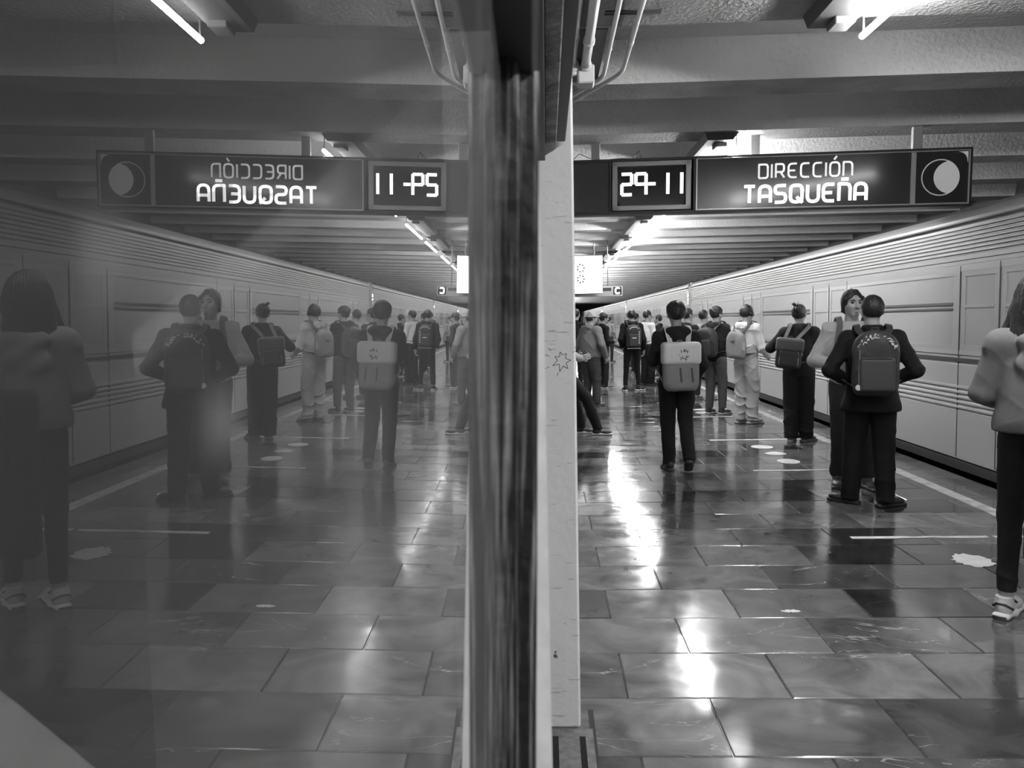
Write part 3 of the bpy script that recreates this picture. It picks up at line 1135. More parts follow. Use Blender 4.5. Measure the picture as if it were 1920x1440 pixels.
spot(2.482, 8.22, .112, .14, 'nearest white floor dot of the trio between the lines')
spot(2.49, 8.72, .115, .13, 'chipped middle white floor dot of the trio', lambda k: 1 if 18 < k < 40 else random.uniform(.62, .8))
spot(2.463, 9.16, .122, .13, 'farthest white floor dot of the trio between the lines')
spot(2.45, 12.58, .115, .13, 'white floor dot right of the walker, nearer of two')
spot(2.47, 13.05, .115, .13, 'white floor dot right of the walker, farther of two')
spot(2.56, 4.81, .115, .135, 'ragged white paint blob on the floor left of the sneaker', lambda k: random.uniform(.82, 1.12))
spot(2.42, 4.1, .02, .09, 'small white fleck on the floor beside the nearest sneaker', lambda k: random.uniform(.7, 1.2))
spot(1.22, 3.98, .045, .018, 'pale chip of paint on the darkest floor tile', lambda k: random.uniform(.6, 1.3))
el = MB()
for k in range(0, 196):
    y = -6 + k * .5
    el.box(3.285, 3.40, y + .002, y + .498, .0006, .003)
tag(el.build('platform_edge_line', mat('edge_line_white', g=.5, rough=.6, var=.35, vscale=8)), 'long pale safety line of short blocks running along the platform edge', 'floor marking')

# ------------------------------------------------------------------ the metro train standing at the platform
TX = 3.865
steel_t = mat('train_steel', g=.32, rough=.48, metal=.35, bump=.06, bscale=3)
paint_t = mat('train_paint', g=.43, rough=.33, coat=.2, bump=.04, bscale=2)
paint_l = mat('train_paint_light', g=.38, rough=.3, coat=.2)
dark_t = mat('train_rubber', g=.03, rough=.55)
roof_t = mat('train_roof', g=.33, rough=.38, metal=.3)
inner_t = mat('train_interior', g=.75, rough=.6)
lampi = mat('train_lamp', g=1, emit=150)


def pane_material():
    mt = bpy.data.materials.new('train_window_glass')
    mt.use_nodes = True
    nt = mt.node_tree
    N = nt.nodes
    N.remove(N['Principled BSDF'])
    g = N.new('ShaderNodeBsdfGlossy')
    g.inputs['Roughness'].default_value = .08
    g.inputs['Color'].default_value = (.9, .9, .9, 1)
    t = N.new('ShaderNodeBsdfTransparent')
    t.inputs[0].default_value = (.85, .85, .85, 1)
    d = N.new('ShaderNodeBsdfDiffuse')
    d.inputs[0].default_value = (.85, .85, .85, 1)
    m0 = N.new('ShaderNodeMixShader')
    m0.inputs[0].default_value = .5
    nt.links.new(t.outputs[0], m0.inputs[1])
    nt.links.new(d.outputs[0], m0.inputs[2])
    mx = N.new('ShaderNodeMixShader')
    f_ = N.new('ShaderNodeFresnel')
    f_.inputs[0].default_value = 1.6
    nt.links.new(f_.outputs[0], mx.inputs[0])
    nt.links.new(m0.outputs[0], mx.inputs[1])
    nt.links.new(g.outputs[0], mx.inputs[2])
    nt.links.new(mx.outputs[0], N['Material Output'].inputs['Surface'])
    return mt


pane_t = pane_material()
CARL = 16.4
train = thing('metro_train', 'ribbed metal metro train standing along the whole right side of the platform', 'train', (TX, 0, 0))


def side_profile():
    # outer skin from sill to roof; x offset from TX (positive = away from the platform)
    p = [(.03, .115), (.0, .13), (.0, .575)]
    for k in range(5):
        z = .585 + k * .047
        p += [(.0, z), (.012, z + .006), (.012, z + .016), (-.004, z + .024), (-.004, z + .038)]
    p += [(.0, .825), (.0, 1.02), (.01, 1.022), (.01, 1.045), (.002, 1.05), (.002, 1.075), (.01, 1.08), (.01, 1.105), (.0, 1.11), (.0, 1.15)]
    return p


def upper_profile():
    p = [(.0, 1.885), (.0, 1.945), (.014, 1.95), (.014, 1.985), (.002, 1.99), (.002, 2.02)]
    for k in range(7):
        z = 2.03 + k * .037
        p += [(.002, z), (.016, z + .006), (.016, z + .014), (.0, z + .022), (.0, z + .03)]
    p += [(.004, 2.30), (.004, 2.325), (-.028, 2.328), (-.03, 2.336), (.0, 2.34)]
    for k in range(9):
        a = k / 8 * 1.35
        p.append((.0 + .42 * (1 - math.cos(a)) * .9, 2.345 + .15 * math.sin(a)))
    p.append((1.2, 2.53))
    return p


def slab(mb, prof, y0, y1):
    n = len(prof)
    mb.add([(p[0], y0, p[1]) for p in prof] + [(p[0], y1, p[1]) for p in prof], [(i, i + 1, n + i + 1, n + i) for i in range(n - 1)])


def make_car(y0):
    body = MB()
    slab(body, side_profile(), 0, CARL)
    b = body.build('car_body', paint_t, train)
    b.location = (0, y0, 0)
    # ends
    MB().box(.02, 2.5, 0, .03, .1, 2.45).box(.02, 2.5, CARL - .03, CARL, .1, 2.45).build('end_wall', roof_t, b)
    u = MB()
    slab(u, upper_profile(), 0, CARL)
    u.build('upper_side', steel_t, b)
    MB().box(-.006, .03, 0, CARL, .03, .115).build('rubber_skirt', dark_t, b)
    MB().box(-.034, -.026, 0, CARL, 2.322, 2.334).build('gutter', dark_t, b)
    MB().box(-.003, .006, .0, CARL, 1.045, 1.08).build('side_band', mat('band_dark', g=.06, rough=.4), b)
    inn = MB()
    inn.box(.05, 2.45, .05, CARL - .05, .1, .14).box(2.4, 2.45, .05, CARL - .05, .1, 2.3).box(.1, 2.45, .05, CARL - .05, 2.26, 2.3)
    for k in range(10):
        y = .6 + k * 1.6
        inn.box(1.7, 2.3, y, y + .08, .5, 1.25).box(1.7, 2.3, y - .35, y + .4, .5, .58)
    inn.build('interior', inner_t, b)
    MB().box(.62, .74, .4, CARL - .4, 2.2, 2.25).box(1.72, 1.84, .4, CARL - .4, 2.2, 2.25).build('interior_lamp', lampi, b)
    # window strip: four doorways with windows between
    z0, z1 = 1.15, 1.885
    doors = [1.35 + k * 4.1 for k in range(4)]
    edges = []
    y = 0.0
    for dy in doors:
        edges.append(('w', y, dy))
        edges.append(('d', dy, dy + 1.3))
        y = dy + 1.3
    edges.append(('w', y, CARL))
    for kind, a, c in edges:
        if kind == 'd':
            for q in (0, 1):
                ya, yb = a + q * .65, a + q * .65 + .65
                fmb = MB()
                fmb.box(.004, .03, ya + .004, ya + .085, z0 - .02, z1 + .02).box(.004, .03, yb - .085, yb - .004, z0 - .02, z1 + .02).box(.004, .03, ya + .085, yb - .085, z1 - .05, z1 + .02).box(.004, .03, ya + .085, yb - .085, z0 - .02, z0 + .05)
                fmb.box(.002, .02, ya + .085, yb - .085, 1.545, 1.575)
                fmb.build('door_leaf', paint_l, b)
                MB().box(.012, .016, ya + .085, yb - .085, z0 + .05, z1 - .05).build('door_pane', pane_t, b)
            MB().box(-.002, .004, a + .644, a + .656, .14, z1 + .05).box(-.002, .004, a - .008, a + .004, .14, z1 + .05).box(-.002, .004, a + 1.296, a + 1.308, .14, z1 + .05).build('door_seal', dark_t, b)
        else:
            if c - a < .5:
                MB().box(.0, .03, a, c, z0, z1).build('window_post', paint_l, b)
                continue
            fmb = MB()
            fmb.box(.0, .03, a, a + .12, z0, z1).box(.0, .03, c - .12, c, z0, z1).box(.0, .03, a + .12, c - .12, z0, z0 + .04).box(.0, .03, a + .12, c - .12, z1 - .035, z1)
            fmb.build('window_post', paint_l, b)
            MB().box(-.004, .02, a + .12, c - .12, 1.53, 1.548).box(-.004, .02, a + .12, c - .12, 1.575, 1.60).build('window_transom', mat('transom_dark', g=.07, rough=.4), b)
            MB().box(.010, .014, a + .12, c - .12, z0 + .04, z1 - .035).build('window_pane', pane_t, b)
    return b


car0 = make_car(-12.0)
for k in range(1, 6):
    c = copy_tree(car0, train)
    c.location = (0, -12.0 + k * (CARL + .55), 0)
for k in range(5):
    y = -12 + (k + 1) * (CARL + .55) - .55
    MB().box(.012, 2.4, y, y + .55, .08, 2.36).box(.06, 2.3, y, y + .55, 2.36, 2.46).build('gangway', mat('gangway_rubber', g=.2, rough=.7), train)
# fix_normals for skins is not needed: the sheets are two-sided

# ------------------------------------------------------------------ people
skin = mat('skin', g=.30, rough=.5)
skin2 = mat('skin_light', g=.40, rough=.5)
hair_m = mat('dark_hair', g=.012, rough=.5, bump=.15, bscale=90)
hair_b = mat('brown_hair', g=.018, rough=.5, bump=.2, bscale=70)


def cloth(name, g, rough=.85):
    return mat('cloth_' + name, g=g, rough=rough, bump=.12, bscale=160, var=.1, vscale=7, spec=.25)


ARM = {
    'down': ((.245, -.045, 1.10), (.255, .05, .86), (.0, .25, -1)),
    'front': ((.238, -.02, 1.075), (.10, .22, 1.05), (-.8, .5, .0)),
    'phone': ((.24, .02, 1.09), (.11, .27, 1.17), (-.3, .8, .4)),
    'pocket': ((.25, -.08, 1.09), (.195, .06, .93), (-.2, .35, -1)),
    'wide': ((.295, -.07, 1.11), (.15, .14, 1.0), (-.8, .5, -.3)),
    'strap': ((.27, .02, 1.12), (.15, .16, 1.28), (-.3, .3, 1)),
}


def hand_sdf(wr, d, side, h):
    d = Vector(d).normalized()
    # palm faces the body
    nrm = Vector((-side, 0, .15))
    nrm = (nrm - d * nrm.dot(d)).normalized()
    sd = d.cross(nrm)
    if sd.y < 0:
        sd = -sd          # thumb side points forward
    W_ = Vector(wr)
    pc = W_ + d * .045

    def fn(P):
        x = [P[i] - pc[i] for i in range(3)]
        a = x[0] * d[0] + x[1] * d[1] + x[2] * d[2]
        b = x[0] * sd[0] + x[1] * sd[1] + x[2] * sd[2]
        c = x[0] * nrm[0] + x[1] * nrm[1] + x[2] * nrm[2]
        q = np.sqrt(np.maximum(np.abs(a) - .033, 0) ** 2 + np.maximum(np.abs(b) - .028, 0) ** 2 + np.maximum(np.abs(c) - .004, 0) ** 2) - .011
        o = smin(q, cap(P, W_ - d * .04, W_ + d * .01, .026, .024), .015)
        for k, (off, ln) in enumerate(((.030, .072), (.010, .080), (-.010, .074), (-.029, .058))):
            p0 = pc + d * .035 + sd * off
            p1 = p0 + d * ln * .45 + nrm * .008 + sd * off * .12
            p2 = p1 + d * ln * .30 + nrm * .020
            p3 = p2 + d * ln * .12 + nrm * .022
            f_ = np.minimum(np.minimum(cap(P, p0, p1, .0095, .0088), cap(P, p1, p2, .0088, .0078)), cap(P, p2, p3, .0078, .007))
            o = smin(o, f_, .006)
        t0 = pc - d * .018 + sd * .026
        t1 = t0 + d * .028 + sd * .026 + nrm * .012
        t2 = t1 + d * .030 + sd * .008 + nrm * .012
        return smin(o, np.minimum(cap(P, t0, t1, .013, .0105), cap(P, t1, t2, .0105, .0085)), .008)
    lo = [min(W_[i], (W_ + d * .19)[i]) - .075 for i in range(3)]
    hi = [max(W_[i], (W_ + d * .19)[i]) + .075 for i in range(3)]
    return vol(fn, lo, hi, h)


def rotz(v, a):
    c, s = math.cos(a), math.sin(a)
    return Vector((v[0] * c - v[1] * s, v[0] * s + v[1] * c, v[2]))


def person(label, x, y, yaw, H=1.68, fine=0, build=1.0, top=.03, top_style='hoodie', hem=.86, flare=0.0, bag=.010, pants=.02, pants_r=0.0, cuff=.06,
           shoe=.03, sole=.5, arms=('down', 'down'), feet=None, hair='short', hair_mat=None, head_yaw=0.0, head_pitch=0.0, skin_m=None, sleeves=None, seed=1, lean=(0, 0),
           fold=.008, group=None, tall_sole=0, lift=(0, 0), toes=(.25, -.25), hood=None, vest=None, torso_yaw=0.0):
    """Local space: +y is where the person faces, z up, metres for a 1.70 m figure, scaled to H."""
    s = H / 1.70
    hs = (.012, .008, .006)[fine]
    root = thing('person', label, 'person', (x, y, 0), yaw, group)
    root.scale = (s, s, s)
    sk = skin_m or skin
    lx, ly = lean
    up_ = lambda v: Vector((v[0] + lx * max(0, (v[2] - .9)) / .6, v[1] + ly * max(0, (v[2] - .9)) / .6, v[2]))
    HD = up_((0, .018, 1.585))
    NK = up_((0, -.012, 1.44))
    CH = up_((0, 0, 1.25))
    WS = up_((0, 0, 1.05))
    PV = Vector((0, 0, .95))
    b = build
    sh = [up_(rotz((sd * .170 * (1 + (b - 1) * .6), -.005, 1.362), torso_yaw)) for sd in (-1, 1)]
    el, wr, hd = [], [], []
    for i, sd in enumerate((-1, 1)):
        A = ARM[arms[i]] if isinstance(arms[i], str) else arms[i]
        bb = 1 + (b - 1) * .7
        el.append(up_(rotz((sd * A[0][0] * bb, A[0][1], A[0][2]), torso_yaw)))
        wr.append(up_(rotz((sd * A[1][0] * (bb if A[1][0] > .15 else 1), A[1][1] + (b - 1) * .1, A[1][2]), torso_yaw)))
        hd.append(rotz((sd * A[2][0], A[2][1], A[2][2]), torso_yaw))
    feet = feet or ((-.10, 0), (.10, .0))
    an = [Vector((feet[i][0], feet[i][1], .085 + lift[i])) for i in (0, 1)]
    hp = [Vector((sd * .088, 0, .90)) for sd in (-1, 1)]
    kn = []
    for i in (0, 1):
        md = (an[i] + hp[i]) / 2
        kn.append(md + Vector((0, .02 + abs(an[i].y - hp[i].y) * .12 + lift[i] * .5, .01)))

    # ---- body (skin): torso, limbs, neck, head, hands in one mesh
    def torso(P, t=0.0):
        d = ell(P, CH, (.150 * b + t, .098 * b + t, .185 + t), torso_yaw)
        d = smin(d, ell(P, WS, (.130 * b + t, .092 * b + t, .15 + t), torso_yaw * .5), .06)
        d = smin(d, ell(P, PV, (.150 * b + t, .105 * b + t, .13 + t)), .06)
        nb = NK + Vector((0, .008, -.068))
        for i in (0, 1):
            d = smin(d, cap(P, nb, sh[i], .048 + t, .047 + t), .03)
        return d

    def core(P):
        d = torso(P, -.012)
        d = smin(d, cap(P, NK - Vector((0, 0, .06)), HD - Vector((0, .02, .06)), .058, .05), .03)
        for i in (0, 1):
            d = smin(d, cap(P, sh[i], el[i], .044, .036), .03)
            d = smin(d, cap(P, el[i], wr[i], .035, .025), .015)
            d = smin(d, cap(P, hp[i], kn[i], .075, .052), .03)
            d = smin(d, cap(P, kn[i], an[i], .05, .036), .02)
        return d
    xs = [p.x for p in el + wr + an + kn] + [-.3, .3]
    ys_ = [p.y for p in el + wr + an + kn] + [-.2, .2]
    parts = [vol(core, (min(xs) - .06, min(ys_) - .08, .03), (max(xs) + .06, max(ys_) + .08, 1.55), .022 if fine < 2 else .016)]
    hy = head_yaw

    def head(P):
        x_, y_, z_ = P[0] - HD[0], P[1] - HD[1], P[2] - HD[2]
        c, s_ = math.cos(-hy), math.sin(-hy)
        x_, y_ = x_ * c - y_ * s_, x_ * s_ + y_ * c
        if head_pitch:
            c, s_ = math.cos(-head_pitch), math.sin(-head_pitch)
            y_, z_ = y_ * c - z_ * s_, y_ * s_ + z_ * c
        Q = (x_, y_, z_)
        d = ell(Q, (0, -.012, .022), (.073, .092, .094))
        d = smin(d, ell(Q, (0, .022, -.03), (.058, .066, .078)), .03)          # face
        d = smin(d, ell(Q, (0, .062, -.092), (.026, .022, .022)), .025)        # chin
        d = smin(d, ell(Q, (0, .074, .032), (.05, .018, .012)), .015)          # brow
        d = smin(d, cap(Q, (0, .086, .012), (0, .107, -.022), .009, .0135), .008)   # nose
        d = smin(d, ell(Q, (0, .098, -.028), (.02, .010, .009)), .006)
        for sd in (-1, 1):
            d = smax(d, -ell(Q, (sd * .031, .100, .010), (.017, .020, .012)), .01)  # eye sockets
            d = smin(d, ell(Q, (sd * .040, .064, -.022), (.02, .022, .018)), .02)   # cheek
            er = ell(Q, (sd * .078, -.008, -.004), (.011, .020, .033))
            d = smin(d, er, .006)
        d = smin(d, ell(Q, (0, .087, -.052), (.024, .010, .0065)), .004)
        d = smin(d, ell(Q, (0, .084, -.064), (.02, .011, .0075)), .004)
        d = smax(d, -ell(Q, (0, .103, -.0575), (.022, .010, .0018)), .003)
        d = smin(d, cap(Q, (0, -.018, -.07), (0, -.03, -.19), .050, .056), .025)
        return d
    hv = .0045 if fine == 2 else (.006 if fine else .009)
    parts.append(vol(head, (HD.x - .12, HD.y - .14, HD.z - .2), (HD.x + .12, HD.y + .15, HD.z + .14), hv))
    for i in (0, 1):
        parts.append(hand_sdf(wr[i], hd[i], (-1, 1)[i], .0045 if fine else .0075))
    npobj('body', parts, sk, root)

    # ---- eyes and brows for heads that turn towards us
    def onhead(p):
        p = Vector(p)
        if head_pitch:
            c, s_ = math.cos(head_pitch), math.sin(head_pitch)
            p = Vector((p.x, p.y * c - p.z * s_, p.y * s_ + p.z * c))
        return rotz(p, hy) + HD
    if fine:
        eb, bb_ = MB(), MB()
        for sd in (-1, 1):
            eb.tube([onhead((sd * .031, .072, .009)), onhead((sd * .031, .085, .009))], [.0115, .007], 12)
            bb_.tube([onhead((sd * .012, .092, .028)), onhead((sd * .032, .093, .035)), onhead((sd * .052, .080, .029))], [.0035, .0045, .002], 8)
        eb.build('eyes', mat('eye_dark', g=.015, rough=.15), root, True)
        bb_.build('eyebrows', hair_m, root, True)

    # ---- hair
    hm = hair_mat or hair_m
    rg = np.random.RandomState(seed)

    def hairf(P):
        x_, y_, z_ = P[0] - HD[0], P[1] - HD[1], P[2] - HD[2]
        c, s_ = math.cos(-hy), math.sin(-hy)
        x_, y_ = x_ * c - y_ * s_, x_ * s_ + y_ * c
        if head_pitch:
            c, s_ = math.cos(-head_pitch), math.sin(-head_pitch)
            y_, z_ = y_ * c - z_ * s_, y_ * s_ + z_ * c
        Q = (x_, y_, z_)
        ang = np.arctan2(x_, y_ + .01)
        wv = np.sin(z_ * 45 + seed) * 1.2 + np.sin(x_ * 60 + z_ * 20) * .8
        strands = .0012 * np.sin(ang * 26 + wv * 1.5) + .0012 * np.sin(ang * 43 - wv * 2) + folds(P, seed + 9, .004, 48)
        if hair == 'long':
            strands = .0022 * np.sin(ang * 38 + wv) + .0018 * np.sin(ang * 61 - wv * 1.5)
        d = ell(Q, (0, -.016, .03), (.086, .103, .101)) + strands
        cut = smax(z_ * 0 + (y_ - .048) - np.maximum(z_ - .03, 0) * .9, -(z_ + .012 + np.clip(-y_ * 1.1, -.0, .085)), .01)
        d = smax(d, cut, .008)
        if hair == 'fluffy':
            d = np.minimum(d, smax(ell(Q, (0, -.012, .05), (.094, .108, .092)) + strands * 1.8, (y_ - .07), .01))
        if hair == 'part':
            for sd in (-1, 1):
                d = smin(d, cap(Q, (sd * .008, .055, .108), (sd * .080, .036, .03), .017, .009) + strands, .012)
                d = smin(d, cap(Q, (sd * .078, .02, .05), (sd * .083, -.01, -.06), .018, .010) + strands, .015)
            d = smin(d, ell(Q, (0, -.06, -.03), (.066, .045, .07)) + strands, .02)
            d = smax(d, -ell(Q, (0, .105, .048), (.046, .05, .046)), .006)
        if hair == 'bun':
            d = smin(d, ell(Q, (0, -.095, .065), (.045, .04, .045)) + strands * 2, .012)
            for k in range(9):
                a_ = rg.uniform(-1.2, 1.2)
                e_ = (math.sin(a_) * .07, -.115 - rg.rand() * .02, .10 + .05 * math.cos(a_) + rg.rand() * .02)
                d = np.minimum(d, cap(Q, (0, -.1, .075), e_, .010, .003))
        if hair == 'long':
            d = smin(d, smax(ell(Q, (0, -.038, -.055), (.115, .112, .17)) + strands * 1.6, y_ - .03 - z_ * .15, .02), .04)
            fl = cap(Q, (-.09, -.05, -.10), (-.185, -.05, -.225), .04, .004)
            d = smin(d, fl + strands, .05)
            lk = None
            for k in range(24):
                a_ = -2.5 + k * .217
                px, py = .105 * math.sin(a_), -.04 - .082 * abs(math.cos(a_ * .5))
                e_ = cap(Q, (px * .82, py * .88 + .006, -.03), (px * (1.12 + .14 * rg.rand()), py * 1.12, -.225 - .045 * rg.rand()), .022, .004)
                lk = e_ if lk is None else np.minimum(lk, e_)
            d = smin(d, lk, .014)
        if hair == 'cap':
            d = smax(d, z_ - .03, .01)
        return d
    ex = .05 if hair == 'long' else 0
    lo = (HD.x - .2 - ex, HD.y - .2 - ex, HD.z - (.31 if hair == 'long' else .14))
    hi = (HD.x + .2 + ex, HD.y + .16, HD.z + .19)
    npobj('hair', [vol(hairf, lo, hi, hv)], hm, root)
    if hair == 'cap' or hair == 'beanie':
        def capf(P):
            x_, y_, z_ = P[0] - HD[0], P[1] - HD[1], P[2] - HD[2]
            c, s_ = math.cos(-hy), math.sin(-hy)
            x_, y_ = x_ * c - y_ * s_, x_ * s_ + y_ * c
            d = smax(ell((x_, y_, z_), (0, -.012, .04), (.088, .105, .092)), -(z_ - .03), .006)
            br = smax(ell((x_, y_, z_), (0, .10, .036), (.07, .075, .012)), -(y_ - .05), .004)
            return smax(smin(d, br, .006), -(y_ + .03 + z_ * .2), .01)
        npobj('cap', [vol(capf, (HD.x - .2, HD.y - .2, HD.z - .02), (HD.x + .2, HD.y + .22, HD.z + .16), hv)], cloth('cap', .5), root)

    # ---- top garment
    tm = cloth('top_%03d' % int(top * 1000), top)
    ar = .050 + bag * .8
    stop = sleeves is None

    def topf(P):
        fd = folds(P, seed, fold, 17) if fold else 0
        d = torso(P, bag * 1.1)
        if flare:
            d = smin(d, ell(P, (0, -.01, hem + .03), (.165 * b + flare, .12 * b + flare * .8, .16)), .07)
        d = smin(d, ell(P, (CH.x, CH.y - .01, CH.z - .12), (.145 * b + bag * 1.5, .102 * b + bag * 1.5, .2), torso_yaw), .05)
        for i in (0, 1):
            if top_style == 'vest':
                continue
            d = smin(d, cap(P, sh[i], el[i], ar, ar - .008), .035)
            w2 = wr[i] + (el[i] - wr[i]) * .06
            d = smin(d, cap(P, el[i], w2, ar - .006, ar - .020), .012)
        d = smin(d, cap(P, NK - Vector((0, 0, .05)), NK + Vector((0, 0, -.015)), .075, .062), .035)
        if top_style in ('hoodie',):
            hk = NK + rotz((0, -.080, -.022 - (.045 if hood else 0)), torso_yaw)
            hd_ = ell(P, hk, (.128, .068, .066), torso_yaw)
            if hood:
                hd_ = smin(hd_, ell(P, hk + rotz((0, -.012, -.10), torso_yaw), (.135, .055, .12), torso_yaw), .03)
                hd_ = smax(hd_, -ell(P, hk + rotz((0, .02, .085), torso_yaw), (.10, .09, .075), torso_yaw), .012)
            hd_ = smin(hd_, ell(P, hk + rotz((0, -.025, -.06), torso_yaw), (.085, .035, .075), torso_yaw), .03)
            for sd in (-1, 1):
                hd_ = smin(hd_, cap(P, NK + rotz((sd * .085, -.04, -.015), torso_yaw), NK + rotz((sd * .045, .065, -.075), torso_yaw), .032, .018), .02)
            hd_ = smax(hd_, -ell(P, NK + Vector((0, -.035, .045)), (.078, .066, .06)), .012)
            hd_ = hd_ + .004 * np.sin(P[0] * 38 + P[2] * 50 + seed)
            d = smin(d, hd_, .012)
        if top_style == 'jacket':
            cl_ = cap(P, NK + Vector((-.035, -.035, .0)), NK + Vector((.035, -.035, .0)), .05, .05)
            cl_ = smin(cl_, cap(P, NK + Vector((0, -.05, -.03)), NK + Vector((0, -.03, .02)), .055, .05), .02)
            d = smin(d, cl_, .02)
        d = d + fd
        d = smax(d, hem - P[2], .006)
        d = smax(d, P[2] - (NK.z + (.035 if top_style != 'tee' else .0)), .01)
        return d
    lo = (min([p.x for p in el + wr]) - .1, min([p.y for p in el + wr] + [-.14 * b - flare]) - .1, hem - .03)
    hi = (max([p.x for p in el + wr]) + .1, max([p.y for p in el + wr] + [.14 * b + flare]) + .1, 1.52)
    tg = npobj({'hoodie': 'hoodie', 'jacket': 'jacket', 'tee': 'sweater', 'vest': 'sleeveless_top'}[top_style], [vol(topf, lo, hi, hs)], tm, root)
    if top_style == 'vest':
        def slv(P):
            d = None
            for i in (0, 1):
                e = smin(cap(P, sh[i] + Vector(((-1, 1)[i] * .012, 0, -.02)), el[i], .052, .046), cap(P, el[i], wr[i], .045, .034), .012)
                d = e if d is None else np.minimum(d, e)
            return d + folds(P, seed, .004, 20)
        npobj('sleeves', [vol(slv, lo, hi, hs)], cloth('sleeves', .05), root)

    # ---- trousers
    pm = cloth('pants_%03d' % int(pants * 1000), pants)

    def pantf(P):
        d = ell(P, PV, (.155 * b + .006, .112 * b + .006, .13))
        dl = None
        for i in (0, 1):
            e = cap(P, hp[i] + Vector((0, -.012, -.02)), kn[i], .092 * (1 + (b - 1) * .8) + pants_r * .4, .064 + pants_r)
            tgt = an[i] + Vector((0, -.005, cuff - .085))
            e = smin(e, cap(P, kn[i], tgt, .063 + pants_r, .050 + pants_r), .02)
            dl = e if dl is None else smin(dl, e, .006)
        d = smin(d, dl, .035)
        low = np.clip((.75 - P[2]) / .7, 0, 1)
        d = d + folds(P, seed + 5, fold * (.5 + 1.1 * low), 15)
        d = smax(d, P[2] - 1.0, .01)
        zc = cuff + (lift[0] if P is None else 0)
        return smax(d, zc - P[2], .004)
    lo = (min([p.x for p in an + kn]) - .16 - pants_r, min([p.y for p in an + kn]) - .2 * b, 0.0)
    hi = (max([p.x for p in an + kn]) + .16 + pants_r, max([p.y for p in an + kn]) + .2 * b, 1.03)
    npobj('trousers', [vol(pantf, lo, hi, hs)], pm, root)

    # ---- shoes
    shm = mat('shoe_%03d' % int(shoe * 1000), g=shoe, rough=.5, bump=.15, bscale=60)
    slm = mat('sole_%03d' % int(sole * 1000), g=sole, rough=.55)
    for i in (0, 1):
        def upper(P):
            d = ell(P, (0, -.02, .05), (.040, .062, .052))
            d = smin(d, ell(P, (0, .10, .035), (.045, .085, .034)), .035)
            d = smin(d, cap(P, (0, -.02, .06), (0, -.025, .105), .040, .040), .02)
            return smax(smax(d, .018 - P[2], .004), P[2] - .108, .004)

        def solef(P):
            d = smin(rbox(P, (0, -.02, .013), (.040, .065, .0125), .012), rbox(P, (0, .10, .013), (.046, .085, .0125), .012), .03)
            return smin(d, cap(P, (0, -.07, .016), (0, .165, .014), .03, .034) + .012, .02)
        sh_ = npobj('shoe', [vol(upper, (-.07, -.11, 0), (.07, .21, .13), .007 if fine < 2 else .005)], shm, root)
        so_ = npobj('sole', [vol(solef, (-.07, -.12, -.01), (.07, .22, .05), .007 if fine < 2 else .005)], slm, sh_)
        if fine == 2 and shoe > .3:
            st_ = MB()
            st_.tube([(-.045, .02, .07), (0, .03, .095), (.045, .02, .07)], .006, 8).tube([(-.045, -.04, .05), (-.02, -.075, .075), (.02, -.075, .075), (.045, -.04, .05)], .006, 8)
            st_.build('shoe_stripe', mat('stripe_dark', g=.03), sh_, True)
            MB().tube([(-.03, -.093, .014), (.0, -.099, .014), (.03, -.093, .014)], .006, 8).build('sole_window', mat('stripe_dark'), so_, True)
        sh_.location = (an[i].x, an[i].y, lift[i] * 1.0)
        sh_.rotation_euler = (-lift[i] * 5.0, 0, toes[i])
    root['_'] = 0
    del root['_']
    return dict(root=root, s=s, sh=sh, NK=NK, CH=CH, b=b, HD=HD, bag=bag, tyaw=torso_yaw, lean=lean, onhead=onhead, hy=hy)


def to_parent_space(o, p):
    return p


